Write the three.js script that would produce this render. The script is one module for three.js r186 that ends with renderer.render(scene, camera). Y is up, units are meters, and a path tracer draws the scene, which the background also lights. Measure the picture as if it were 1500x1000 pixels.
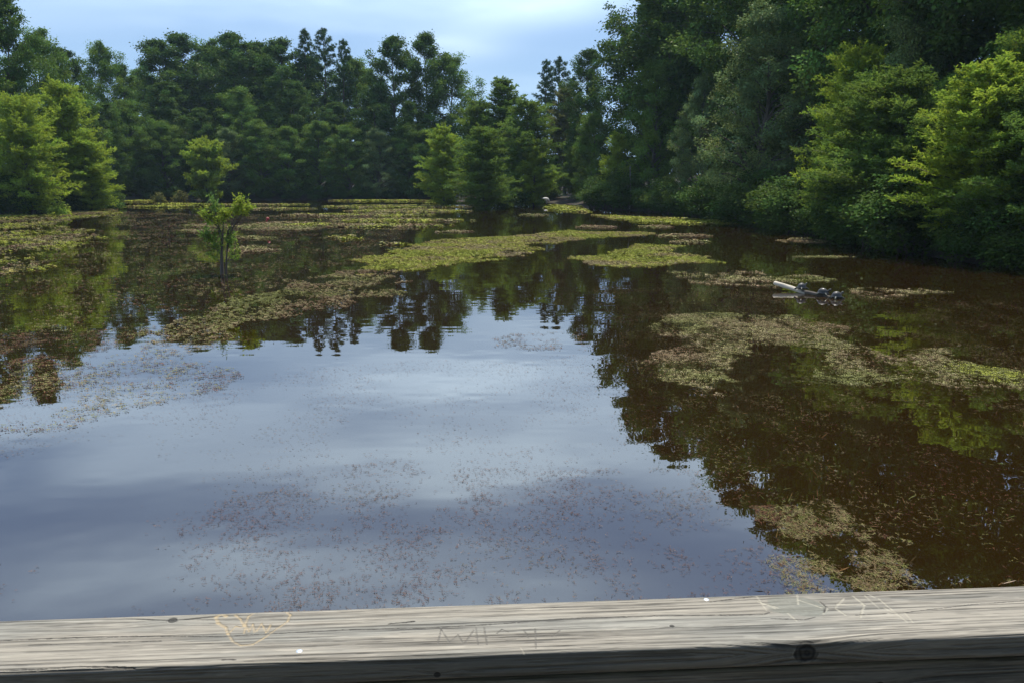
import * as THREE from 'three';
import { mergeGeometries } from 'three/addons/utils/BufferGeometryUtils.js';
import { MarchingCubes } from 'three/addons/objects/MarchingCubes.js';

// ---------------------------------------------------------------- camera, sky, sun, exposure
const FOCAL = 1208, EYE = 2.5, PITCH = THREE.MathUtils.degToRad(11.4);
const scene = new THREE.Scene();
const camera = new THREE.PerspectiveCamera(2 * Math.atan(500 / FOCAL) * 180 / Math.PI, 1.5, 0.05, 900);
camera.position.set(0, EYE, 0);
camera.rotation.set(-PITCH, 0, 0);
const renderer = new THREE.WebGLRenderer({ antialias: true });
renderer.toneMapping = THREE.LinearToneMapping;
renderer.toneMappingExposure = 1.32;
renderer.shadowMap.enabled = true;

const SUN_AZ = 0.30, SUN_EL = 1.17;                       // to the right of the view and high
const sunDir = new THREE.Vector3(Math.sin(SUN_AZ) * Math.cos(SUN_EL), Math.sin(SUN_EL), -Math.cos(SUN_AZ) * Math.cos(SUN_EL));
const sun = new THREE.DirectionalLight(new THREE.Color(1, 0.93, 0.80), 5);
sun.position.copy(sunDir).multiplyScalar(150).add(new THREE.Vector3(0, 0, -45));
sun.target.position.set(0, 0, -45);
sun.castShadow = true;
Object.assign(sun.shadow.camera, { left: -80, right: 80, top: 80, bottom: -80, near: 1, far: 400 });
sun.shadow.mapSize.set(4096, 4096);
scene.add(sun, sun.target);

// ---------------------------------------------------------------- random numbers and noise
function rng(seed) {
  let a = seed >>> 0;
  return () => { a = (a + 0x6D2B79F5) | 0; let t = Math.imul(a ^ (a >>> 15), 1 | a); t = (t + Math.imul(t ^ (t >>> 7), 61 | t)) ^ t; return ((t ^ (t >>> 14)) >>> 0) / 4294967296; };
}
const hash2 = (x, y, s) => { let n = Math.imul(x, 374761393) + Math.imul(y, 668265263) + Math.imul(s, 982451653); n = Math.imul(n ^ (n >>> 13), 1274126177); return ((n ^ (n >>> 16)) >>> 0) / 4294967296; };
function noise(x, y, s = 0) {
  const i = Math.floor(x), j = Math.floor(y), fx = x - i, fy = y - j, u = fx * fx * (3 - 2 * fx), v = fy * fy * (3 - 2 * fy);
  const a = hash2(i, j, s), b = hash2(i + 1, j, s), c = hash2(i, j + 1, s), d = hash2(i + 1, j + 1, s);
  return a + (b - a) * u + (c - a) * v + (a - b - c + d) * u * v;
}
function fbm(x, y, s = 0, oct = 4) { let r = 0, a = 0.5, n = 0; for (let k = 0; k < oct; k++) { r += a * noise(x, y, s + k * 7); n += a; a *= 0.5; x = x * 2.03 + 1.7; y = y * 2.03 - 3.1; } return r / n; }
const lerp = (a, b, t) => a + (b - a) * t, clamp = (x, a = 0, b = 1) => Math.min(b, Math.max(a, x));
const smooth = (a, b, x) => { const t = clamp((x - a) / (b - a)); return t * t * (3 - 2 * t); };

// ---------------------------------------------------------------- the sky: summer air with thin high cloud, paler towards the sun
{
  const wisps = [[1, 10.8, 7, 1.2, 0.7], [-4, 8.2, 4, 1.1, 0.5], [-2, 12.9, 12, 1.3, 0.7], [-22, 10.9, 8, 0.8, 0.2], [-7, 14.4, 12, 1.3, 0.65], [5, 17, 9, 1.8, 0.4], [-4, 20.5, 9, 2.2, 0.7], [-25, 24.5, 12, 2.4, 0.7], [-6, 28, 16, 3.0, 0.7], [25, 22, 12, 3, 0.5], [-60, 18, 14, 3, 0.5], [70, 15, 20, 3, 0.5], [120, 20, 25, 4, 0.5], [-120, 16, 25, 4, 0.5], [180, 22, 25, 4, 0.4], [40, 45, 25, 7, 0.4], [-50, 50, 25, 6, 0.4]];   // streaks of cirrus: bearing, height, half widths in degrees, strength
  const W = 2048, H = 1024, data = new Float32Array(W * H * 4);
  for (let j = 0; j < H; j++) {
    const el = ((j + 0.5) / H - 0.5) * Math.PI, y = Math.sin(el), ce = Math.cos(el);
    for (let i = 0; i < W; i++) {
      const az = ((i + 0.5) / W - 0.5) * 2 * Math.PI, x = Math.cos(az) * ce, z = Math.sin(az) * ce, k = (j * W + i) * 4;
      const e = Math.max(0, y), haze = Math.exp(-e / 0.17);
      let r = lerp(0.13, 0.36, haze), g = lerp(0.27, 0.55, haze), b = lerp(0.59, 0.69, haze);
      const away = Math.acos(clamp(x * sunDir.x + y * sunDir.y + z * sunDir.z, -1, 1));
      const glow = 0.7 * Math.exp(-away / 0.5);
      r += glow * 0.95; g += glow * 1.0; b += glow * 1.02;
      if (y > 0.01) {                                     // thin cirrus on a flat layer overhead
        const px = x / (y + 0.10), pz = z / (y + 0.10);
        const warp = fbm(px * 0.5 + 9, pz * 0.5 + 4, 3, 3) * 2.2;
        const c = fbm(px * 0.55 + warp + 2.3, pz * 1.5 + warp * 0.6 + 7.7, 11, 5);
        let veil = smooth(0.40, 0.80, c) * lerp(0.3, 0.66, smooth(0.16, 0.26, y)) * smooth(0.01, 0.09, y);
        const ad = (Math.atan2(x, -z)) * 57.296, ed = el * 57.296, ragged = 0.45 + 1.1 * fbm(ad * 0.16 + ed * 0.05, ed * 0.75, 91, 5);
        for (const [a0, e0, wa, we, k0] of wisps) { const da = (ad - a0) / wa, de = (ed - e0 - (ad - a0) * 0.05) / we; veil += k0 * ragged * Math.exp(-da * da - de * de); }
        const thin = clamp(veil);
        const bright = 0.72 + 0.55 * smooth(0.13, 0.25, y) + glow * 0.6;
        r = lerp(r, bright * 0.90, thin * 0.8); g = lerp(g, bright * 1.12, thin * 0.8); b = lerp(b, bright * 1.32, thin * 0.8);
      }
      data[k] = r; data[k + 1] = g; data[k + 2] = b; data[k + 3] = 1;
    }
  }
  const sky = new THREE.DataTexture(data, W, H, THREE.RGBAFormat, THREE.FloatType);
  sky.mapping = THREE.EquirectangularReflectionMapping; sky.magFilter = sky.minFilter = THREE.LinearFilter; sky.needsUpdate = true;
  scene.background = sky; scene.environment = sky;
}
scene.fog = new THREE.FogExp2(new THREE.Color(0.62, 0.84, 1.0), 0.00027);

// ---------------------------------------------------------------- from a pixel of the photograph to a point at a known height or depth
const CP = Math.cos(PITCH), SP = Math.sin(PITCH);
const ray = (u, v) => { const y = (500 - v) / FOCAL; return [(u - 750) / FOCAL, y * CP - SP, -(CP + y * SP)]; };
const onLevel = (u, v, level = 0) => { const d = ray(u, v), t = (level - EYE) / d[1]; return [d[0] * t, d[2] * t]; };
const atDepth = (u, v, depth) => { const d = ray(u, v), t = -depth / d[2]; return [d[0] * t, EYE + d[1] * t, -depth]; };

// ---------------------------------------------------------------- naming
const taken = {};
const numbered = (n) => { const k = taken[n] = (taken[n] ?? -1) + 1; return k ? `${n}_${String(k).padStart(3, '0')}` : n; };
function tag(o, label, category, group, kind) {
  o.userData = { label, category };
  if (group) o.userData.group = group;
  if (kind) o.userData.kind = kind;
  return o;
}
function add(o, name) { o.name = numbered(name); scene.add(o); o.traverse((m) => { if (m.isMesh) { m.castShadow = true; m.receiveShadow = true; } }); return o; }
function part(name, geo, mat, parent) { const m = new THREE.Mesh(geo, mat); m.name = name; m.castShadow = m.receiveShadow = true; parent.add(m); return m; }
function structure(name, geo, mat) { const m = add(new THREE.Mesh(geo, mat), name); m.userData.kind = 'structure'; return m; }

// ---------------------------------------------------------------- textures and materials
function dataMap(w, h, fn, srgb) {
  const d = new Uint8Array(w * h * 4), c = [0, 0, 0];
  for (let j = 0; j < h; j++) for (let i = 0; i < w; i++) { fn(i, j, c); const k = (j * w + i) * 4; d[k] = clamp(c[0]) * 255; d[k + 1] = clamp(c[1]) * 255; d[k + 2] = clamp(c[2]) * 255; d[k + 3] = 255; }
  const t = new THREE.DataTexture(d, w, h); t.wrapS = t.wrapT = THREE.RepeatWrapping; t.magFilter = THREE.LinearFilter; t.minFilter = THREE.LinearMipmapLinearFilter; t.generateMipmaps = true;
  if (srgb) t.colorSpace = THREE.SRGBColorSpace;
  t.needsUpdate = true; return t;
}
const lin = (r, g, b) => new THREE.Color().setRGB(r, g, b);
const M = {};
const leafMat = (r, g, b, trans, coat) => new THREE.MeshPhysicalMaterial({ color: lin(r, g, b), vertexColors: true, roughness: 1, transmission: trans, thickness: 0, side: THREE.DoubleSide, clearcoat: coat * 0.2, clearcoatRoughness: 0.3, specularIntensity: 0.06 });
M.leafDark = leafMat(0.074, 0.130, 0.022, 0.26, 0.35);
M.leafMid = leafMat(0.110, 0.182, 0.028, 0.30, 0.35);
M.leafSilver = leafMat(0.150, 0.205, 0.066, 0.30, 0.5);
M.leafBright = leafMat(0.155, 0.225, 0.030, 0.42, 0.35);
M.cypress = leafMat(0.235, 0.315, 0.034, 0.5, 0.1);
M.cypressDark = leafMat(0.120, 0.185, 0.030, 0.48, 0.1);
M.olive = leafMat(0.120, 0.125, 0.034, 0.4, 0.1);
M.needle = leafMat(0.060, 0.108, 0.034, 0.18, 0.15);
M.shrub = leafMat(0.058, 0.100, 0.016, 0.28, 0.25);
M.greyShrub = leafMat(0.105, 0.120, 0.062, 0.35, 0.2);
M.yellowLeaf = leafMat(0.235, 0.310, 0.040, 0.45, 0.3);
{
  const barkTex = dataMap(128, 256, (i, j, c) => { const n = fbm(i / 7, j / 30, 5, 4) * 0.7 + noise(i / 3, j / 9, 8) * 0.3; c[0] = c[1] = c[2] = 0.45 + 0.55 * n; });
  M.bark = new THREE.MeshStandardMaterial({ color: lin(0.115, 0.095, 0.075), map: barkTex, bumpMap: barkTex, bumpScale: 0.02, roughness: 0.95 });
  M.paleBark = new THREE.MeshStandardMaterial({ color: lin(0.30, 0.275, 0.235), map: barkTex, bumpMap: barkTex, bumpScale: 0.01, roughness: 0.9 });
}

// ---------------------------------------------------------------- the shore, the ground and the water
const shore = [...[[1500, 392], [1430, 386], [1350, 375], [1270, 360], [1200, 346], [1130, 334], [1080, 326], [1010, 316], [950, 310], [900, 307], [862, 305], [840, 300], [815, 297], [780, 295], [745, 296], [700, 294], [640, 292], [560, 292], [480, 292.5], [400, 293], [300, 293], [220, 293], [168, 296], [150, 303], [80, 308], [0, 313]].map(([u, v]) => onLevel(u, v)),
  [-37, -40], [-38, -15], [-30, 4], [-8, 7], [8, 6.5], [15, 2], [16, -12]];
function shoreDistance(x, z) {                            // metres to the shore line, positive on land
  let best = 1e9, inside = false;
  for (let i = 0, n = shore.length; i < n; i++) {
    const [ax, az] = shore[i], [bx, bz] = shore[(i + 1) % n], dx = bx - ax, dz = bz - az;
    const t = clamp(((x - ax) * dx + (z - az) * dz) / (dx * dx + dz * dz));
    best = Math.min(best, Math.hypot(x - ax - dx * t, z - az - dz * t));
    if ((az > z) !== (bz > z) && x < ax + (z - az) / dz * dx) inside = !inside;
  }
  return inside ? -best : best;
}
function groundHeight(x, z) {
  const d = shoreDistance(x, z), n = fbm(x * 0.25 + 40, z * 0.25 + 40, 21, 4) - 0.5;
  if (d < 0) return -0.05 - 0.6 * smooth(0, 3.5, -d) + n * 0.12;
  const far = smooth(-32, -24, x) * (1 - smooth(-7, -4, x)) * smooth(80, 84, -z);   // the earth bank along the far side
  return 0.04 + n * 0.25 * smooth(0, 2, d) + 0.45 * smooth(0, 3, d) + 0.3 * far * smooth(0.2, 2.0, d) + 2.0 * smooth(10, 60, d);
}
{
  const N = 300, pos = [], uv = [], idx = [];
  const wide = (t, lo, hi) => { const s = t * 2 - 1; return lerp(lo, hi, 0.5 + 0.5 * (0.62 * s + 0.38 * s * s * s)); };
  for (let j = 0; j <= N; j++) for (let i = 0; i <= N; i++) {
    const x = wide(i / N, -170, 170), z = wide(j / N, -210, 110);
    pos.push(x, groundHeight(x, z), z); uv.push(x / 9, z / 9);
    if (i < N && j < N) { const a = j * (N + 1) + i, b = a + N + 1; idx.push(a, b, a + 1, a + 1, b, b + 1); }
  }
  const g = new THREE.BufferGeometry();
  g.setAttribute('position', new THREE.Float32BufferAttribute(pos, 3)); g.setAttribute('uv', new THREE.Float32BufferAttribute(uv, 2)); g.setIndex(idx); g.computeVertexNormals();
  const soil = dataMap(512, 512, (i, j, c) => {
    const n = fbm(i / 26, j / 26, 31, 5), m = fbm(i / 9, j / 9, 47, 3), k = smooth(0.42, 0.62, n);
    c[0] = lerp(0.20, 0.15, k) * (0.6 + 0.7 * m); c[1] = lerp(0.125, 0.145, k) * (0.6 + 0.7 * m); c[2] = lerp(0.095, 0.07, k) * (0.6 + 0.7 * m);
  }, true);
  structure('ground', g, new THREE.MeshStandardMaterial({ map: soil, bumpMap: soil, bumpScale: 0.08, roughness: 1 }));
}
{
  const g = new THREE.PlaneGeometry(110, 150, 1, 1); g.rotateX(-Math.PI / 2); g.translate(-8, 0, -40);
  const p = g.attributes.position, uv = g.attributes.uv;
  for (let i = 0; i < p.count; i++) uv.setXY(i, p.getX(i) / 9.7, p.getZ(i) / 6.3);
  const S = 512, per = (n, s) => (i, j) => {               // seamless ripples: lattice noise that wraps
    const x = i / S * n, y = j / S * n, a = Math.floor(x), b = Math.floor(y), fx = x - a, fy = y - b, u = fx * fx * (3 - 2 * fx), v = fy * fy * (3 - 2 * fy), w = (p, q) => hash2(p % n, q % n, s);
    return lerp(lerp(w(a, b), w(a + 1, b), u), lerp(w(a, b + 1), w(a + 1, b + 1), u), v);
  };
  const n1 = per(6, 61), n2 = per(17, 62), n3 = per(41, 63);
  const ripple = dataMap(S, S, (i, j, c) => { c[0] = c[1] = c[2] = 0.6 * n1(i, j) + 0.28 * n2(i, j) + 0.12 * n3(i, j); });
  M.water = new THREE.MeshPhysicalMaterial({ color: lin(0.026, 0.0135, 0.003), roughness: 0.0, ior: 2.2, transmission: 0.5, thickness: 0, bumpMap: ripple, bumpScale: 0.004, side: THREE.DoubleSide });
  structure('pond_water', g, M.water);
}

// ---------------------------------------------------------------- wood and leaf builders
const V = (x, y, z) => new THREE.Vector3(x, y, z);
class Wood {
  constructor() { this.p = []; this.u = []; this.i = []; }
  tube(pts, r0, r1, sides = 6, power = 1) {
    const base = this.p.length / 3, n = pts.length, x = V(1, 0, 0), side = V(0, 0, 0), up = V(0, 0, 0), t = V(0, 0, 0); let len = 0;
    for (let k = 0; k < n; k++) {
      t.copy(pts[Math.min(k + 1, n - 1)]).sub(pts[Math.max(k - 1, 0)]).normalize();
      side.copy(Math.abs(t.y) > 0.9 ? x : V(0, 1, 0)).cross(t).normalize(); up.copy(t).cross(side);
      if (k) len += pts[k].distanceTo(pts[k - 1]);
      const r = lerp(r0, r1, Math.pow(k / (n - 1), power));
      for (let s = 0; s <= sides; s++) { const a = s / sides * Math.PI * 2, c = Math.cos(a) * r, d = Math.sin(a) * r; this.p.push(pts[k].x + side.x * c + up.x * d, pts[k].y + side.y * c + up.y * d, pts[k].z + side.z * c + up.z * d); this.u.push(s / sides, len * 0.5); }
    }
    const w = sides + 1;
    for (let k = 0; k < n - 1; k++) for (let s = 0; s < sides; s++) { const a = base + k * w + s, b = a + w; this.i.push(a, a + 1, b, b, a + 1, b + 1); }
    const tip = this.p.length / 3, e = pts[n - 1]; this.p.push(e.x, e.y, e.z); this.u.push(0.5, len * 0.5);
    for (let s = 0; s < sides; s++) this.i.push(base + (n - 1) * w + s, base + (n - 1) * w + s + 1, tip);
  }
  build() { const g = new THREE.BufferGeometry(); g.setAttribute('position', new THREE.Float32BufferAttribute(this.p, 3)); g.setAttribute('uv', new THREE.Float32BufferAttribute(this.u, 2)); g.setIndex(this.i); g.computeVertexNormals(); return g; }
}
class Leaves {
  constructor() { this.p = []; this.c = []; this.i = []; this.n = 0; }
  leaf(px, py, pz, d, n, L, W, tone) {                     // a folded diamond: d its length axis, n its upper side
    const sx = d.y * n.z - d.z * n.y, sy = d.z * n.x - d.x * n.z, sz = d.x * n.y - d.y * n.x, b = this.p.length / 3, q = 0.45 * L, f = 0.22 * W;
    this.p.push(px, py, pz, px + d.x * q + sx * W + n.x * f, py + d.y * q + sy * W + n.y * f, pz + d.z * q + sz * W + n.z * f, px + d.x * L, py + d.y * L, pz + d.z * L, px + d.x * q - sx * W + n.x * f, py + d.y * q - sy * W + n.y * f, pz + d.z * q - sz * W + n.z * f);
    for (let k = 0; k < 4; k++) this.c.push(tone[0], tone[1], tone[2]);
    this.i.push(b, b + 1, b + 2, b, b + 2, b + 3); this.n++;
  }
  needle(px, py, pz, d, s, L, W, tone) {
    const b = this.p.length / 3;
    this.p.push(px + s.x * W, py + s.y * W, pz + s.z * W, px - s.x * W, py - s.y * W, pz - s.z * W, px + d.x * L, py + d.y * L, pz + d.z * L);
    for (let k = 0; k < 3; k++) this.c.push(tone[0], tone[1], tone[2]);
    this.i.push(b, b + 1, b + 2); this.n++;
  }
  build() { const g = new THREE.BufferGeometry(); g.setAttribute('position', new THREE.Float32BufferAttribute(this.p, 3)); g.setAttribute('color', new THREE.Float32BufferAttribute(this.c, 3)); g.setIndex(this.i); g.computeVertexNormals(); return g; }
}
const unitDir = (R) => { const z = R() * 2 - 1, a = R() * Math.PI * 2, r = Math.sqrt(1 - z * z); return V(r * Math.cos(a), z, r * Math.sin(a)); };
const toneOf = (R, spread = 0.3, warm = 0.12) => { const k = 1 - spread / 2 + spread * R(), w = (R() - 0.5) * 2 * warm; return [k * (1 + w), k, k * (1 - w)]; };
const curve = (a, b, lift, R, n = 6, wob = 0.06) => { const out = [], L = a.distanceTo(b); for (let k = 0; k < n; k++) { const t = k / (n - 1); const p = a.clone().lerp(b, t); p.y += lift * Math.sin(t * Math.PI) * L; if (k && k < n - 1) p.add(unitDir(R).multiplyScalar(wob * L)); out.push(p); } return out; };
function clump(lv, c, rad, flat, count, size, R, outward, up = 0.75) {   // leaves spread through a flattened cloud
  const tint = toneOf(R, 0.5, 0.14), d = V(0, 0, 0), n = V(0, 0, 0);
  for (let k = 0; k < count; k++) {
    const q = unitDir(R), r = rad * Math.pow(R(), 0.45) * (R() < 0.2 ? 1.2 + 0.7 * R() : 1);
    n.copy(unitDir(R)).multiplyScalar(0.8); n.y += up; n.addScaledVector(outward, 0.35).normalize();
    d.copy(q).addScaledVector(outward, 0.6); d.y -= 0.35; d.addScaledVector(n, -d.dot(n)).normalize();
    const t = toneOf(R, 0.34, 0.1), s = size * (0.7 + 0.6 * R());
    lv.leaf(c.x + q.x * r, c.y + q.y * r * flat, c.z + q.z * r, d, n, s, s * 0.36, [t[0] * tint[0], t[1] * tint[1], t[2] * tint[2]]);
  }
}
function makeTree(wood, leaves, height, barkMat, mat, crownName = 'crown', woodName = 'trunk') {
  const t = new THREE.Group(); t.userData.height = height;
  part(woodName, wood.build(), barkMat, t); part(crownName, leaves.build(), mat, t);
  return t;
}
function broadleaf(seed, { H = 18, R0 = 3.6, low = 0.12, limbs = 46, count = 36000, size = 0.2, peak = 0.35, top = 0.7, per = 6, cl = 0.75, mat = M.leafMid, trunk = 0.24, bark = M.bark }) {
  const R = rng(seed), w = new Wood(), lv = new Leaves(), lean = V((R() - 0.5) * 0.8, 0, (R() - 0.5) * 0.8);
  const axis = (y) => V(lean.x * y / H + 0.18 * Math.sin(y * 0.7 + seed), y, lean.z * y / H + 0.18 * Math.cos(y * 0.6 + seed));
  const stem = []; for (let k = 0; k <= 12; k++) stem.push(axis(H * 0.93 * k / 12)); stem[0].y = -0.4;
  w.tube(stem, trunk, 0.03, 8, 0.8);
  const clusters = [];
  for (let i = 0; i < limbs; i++) {
    const t = (i + R()) / limbs, az = i * 2.39996 + R() * 1.2, y = H * lerp(low, 1, t);
    const prof = t < peak ? lerp(0.62, 1, t / peak) : Math.pow(Math.cos((t - peak) / (1 - peak) * Math.PI / 2), top);
    const rad = R0 * prof * (0.55 + 0.75 * noise(az * 0.9 + 20, t * 5, seed)) + 0.25;
    const tip = axis(y).add(V(Math.cos(az) * rad, (R() - 0.3) * 0.6, Math.sin(az) * rad));
    const from = axis(Math.max(0.3, y - rad * (0.35 + 0.5 * t)));
    const limb = curve(from, tip, 0.08, R); w.tube(limb, 0.03 + 0.09 * (1 - t) * (rad / R0), 0.012, 5);
    const out = V(Math.cos(az), 0.25, Math.sin(az)).normalize();
    for (let k = 0; k < per; k++) {
      const s = 0.38 + 0.68 * (k + R()) / per, c = from.clone().lerp(tip, s), j = unitDir(R).multiplyScalar(0.22 * rad * s); j.y *= 0.7;
      c.add(j); if (k > 1) w.tube([from.clone().lerp(tip, Math.min(s, 1) * 0.85), c], 0.018, 0.006, 3);
      clusters.push([c, cl * (0.35 + 0.85 * R() * R() + 0.1), out]);
    }
  }
  for (let k = 0; k < 8; k++) { const c = axis(H * (0.86 + 0.13 * R())).add(unitDir(R).multiplyScalar(0.35)); clusters.push([c, cl * 0.6, V(0, 1, 0)]); }
  const total = clusters.reduce((s, c) => s + c[1] * c[1], 0);
  for (const [c, r, out] of clusters) clump(lv, c, r, 0.62, Math.round(count * r * r / total), size, R, out);
  return makeTree(w, lv, H, bark, mat);
}
function pine(seed, { H = 18, R0 = 2.3, low = 0.35, limbs = 54, mat = M.needle, spire = 0.8 }) {
  const R = rng(seed), w = new Wood(), lv = new Leaves();
  const axis = (y) => V(0.15 * Math.sin(y * 0.4 + seed), y, 0.15 * Math.cos(y * 0.33 + seed));
  const stem = []; for (let k = 0; k <= 12; k++) stem.push(axis(H * k / 12)); stem[0].y = -0.4; w.tube(stem, 0.22, 0.025, 8, 0.8);
  const d = V(0, 0, 0), s = V(0, 0, 0);
  const tuft = (c, out, len, n) => {
    const tint = toneOf(R, 0.35, 0.1);
    for (let k = 0; k < n; k++) {
      d.copy(unitDir(R)).addScaledVector(out, 0.7); d.y += 0.35; d.normalize(); s.copy(unitDir(R)).cross(d).normalize();
      lv.needle(c.x, c.y, c.z, d, s, len * (0.7 + 0.5 * R()), 0.026, tint);
    }
  };
  for (let i = 0; i < limbs; i++) {
    const t = (i + R()) / limbs, az = i * 2.39996 + R() * 1.4, y = H * lerp(low, 0.985, t);
    const rad = R0 * Math.pow(1 - t, spire) * (0.5 + 0.8 * noise(az + 9, t * 6, seed)) * Math.min(1, 0.55 + t * 2.2) + 0.25;
    const from = axis(y), tip = axis(y).add(V(Math.cos(az) * rad, rad * (0.15 + 0.3 * t), Math.sin(az) * rad));
    w.tube(curve(from, tip, -0.06, R, 5), 0.045 * (1.1 - t), 0.01, 4);
    const out = V(Math.cos(az), 0.3, Math.sin(az)).normalize();
    const m = 4 + Math.round(rad * 5);
    for (let k = 0; k < m; k++) {
      const q = 0.25 + 0.78 * (k + R()) / m, c = from.clone().lerp(tip, q), j = unitDir(R).multiplyScalar(0.28 * q * Math.max(0.6, rad * 0.5)); j.y *= 0.6;
      c.add(j); for (let e = 0; e < 4; e++) tuft(c.clone().add(unitDir(R).multiplyScalar(0.2)), out, 0.27, 11);
    }
  }
  for (let k = 0; k < 16; k++) tuft(axis(H * (0.94 + 0.06 * R())).add(unitDir(R).multiplyScalar(0.1)), V(0, 1, 0), 0.26, 10);
  return makeTree(w, lv, H, M.bark, mat);
}
function cypress(seed, { H = 8.5, R0 = 2.3, low = 0.06, limbs = 74, mat = M.cypress, leaf = 0.15, power = 0.85, round = 0.12, bark = M.bark, density = 1 }) {
  const R = rng(seed), w = new Wood(), lv = new Leaves();
  const axis = (y) => V(0.1 * Math.sin(y * 0.8 + seed), y, 0.1 * Math.cos(y * 0.7 + seed));
  const stem = []; for (let k = 0; k <= 12; k++) stem.push(axis(H * k / 12)); stem[0].y = -0.7; w.tube(stem, 0.17 * H / 8, 0.015, 8, 0.7);
  const side = V(0, 0, 0), dir = V(0, 0, 0), n = V(0, 0, 0), d = V(0, 0, 0);
  for (let i = 0; i < limbs; i++) {
    const t = (i + R()) / limbs, az = i * 2.39996 + R() * 1.3, y = H * lerp(low, 0.985, t);
    const prof = Math.pow(1 - t, power) * smooth(-round, round * 2.2, t + 0.02);
    const rad = R0 * prof * (0.4 + 1.05 * noise(az * 0.8 + 3, t * 5, seed)) + 0.22;
    const rise = lerp(0.12, 0.7, t), from = axis(y), tip = axis(y).add(V(Math.cos(az) * rad, rad * rise + (R() - 0.5) * 0.8, Math.sin(az) * rad));
    const limb = curve(from, tip, 0.05, R, 6, 0.03); w.tube(limb, 0.035 * (1.15 - t) * H / 8, 0.006, 4);
    dir.copy(tip).sub(from).normalize(); side.copy(dir).cross(V(0, 1, 0)).normalize();
    const tint = toneOf(R, 0.3, 0.08), twigs = Math.round((5 + rad * 8) * density);
    for (let k = 0; k < twigs; k++) {
      const q = 0.12 + 0.88 * (k + R()) / twigs, c = from.clone().lerp(tip, q); c.y += (R() - 0.5) * 0.25 + 0.05 * Math.sin(q * Math.PI) * rad;
      for (const sgn of [-1, 1]) {
        const len = (0.22 + 0.5 * rad * 0.35 * (1.1 - q) + 0.18 * R()), tw = V(0, 0, 0).copy(side).multiplyScalar(sgn * (0.7 + 0.4 * R())).addScaledVector(dir, 0.75); tw.y += -0.35 + 1.35 * R(); tw.normalize();
        const m = Math.max(4, Math.round(len / 0.032));
        for (let e = 0; e < m; e++) {
          const f = (e + R()) / m, px = c.x + tw.x * len * f, py = c.y + tw.y * len * f - 0.1 * f * f * len, pz = c.z + tw.z * len * f;
          n.copy(unitDir(R)).multiplyScalar(0.75); n.y += 0.75; n.normalize();
          d.copy(unitDir(R)).multiplyScalar(0.8).add(tw); d.y -= 0.15; d.addScaledVector(n, -d.dot(n)).normalize();
          const tt = toneOf(R, 0.25, 0.08), L = leaf * (0.7 + 0.6 * R());
          lv.leaf(px, py, pz, d, n, L, L * 0.2, [tt[0] * tint[0], tt[1] * tint[1], tt[2] * tint[2]]);
        }
      }
    }
  }
  return makeTree(w, lv, H, bark, mat);
}
function shrub(seed, { H = 2.5, R0 = 1.6, stems = 14, count = 7000, size = 0.12, mat = M.shrub, cl = 0.42, per = 5, flat = 0.7, bark = M.bark }) {
  const R = rng(seed), w = new Wood(), lv = new Leaves(), cs = [];
  for (let i = 0; i < stems; i++) {
    const az = i * 2.39996 + R(), k = Math.sqrt((i + 0.5) / stems), rad = R0 * k * (0.6 + 0.6 * R()), y = H * (1 - 0.55 * k * k) * (0.6 + 0.45 * R());
    const a = V(Math.cos(az) * 0.15 * R0 * k, -0.3, Math.sin(az) * 0.15 * R0 * k), b = V(Math.cos(az) * rad, y, Math.sin(az) * rad);
    w.tube(curve(a, b, 0.06, R, 6), 0.014 + 0.008 * H, 0.005, 4);
    const out = V(Math.cos(az) * k, 0.5, Math.sin(az) * k).normalize();
    for (let e = 0; e < per; e++) { const q = 0.3 + 0.72 * (e + R()) / per; cs.push([a.clone().lerp(b, q).add(unitDir(R).multiplyScalar(0.2 * R0 * q)), cl * (0.5 + 0.7 * R()), out]); }
  }
  const total = cs.reduce((s, c) => s + c[1] * c[1], 0);
  for (const [c, r, out] of cs) { if (c.y < 0.08) c.y = 0.08 + 0.2 * R(); clump(lv, c, r, flat, Math.round(count * r * r / total), size, R, out); }
  return makeTree(w, lv, H, bark, mat, 'foliage', 'stems');
}

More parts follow.
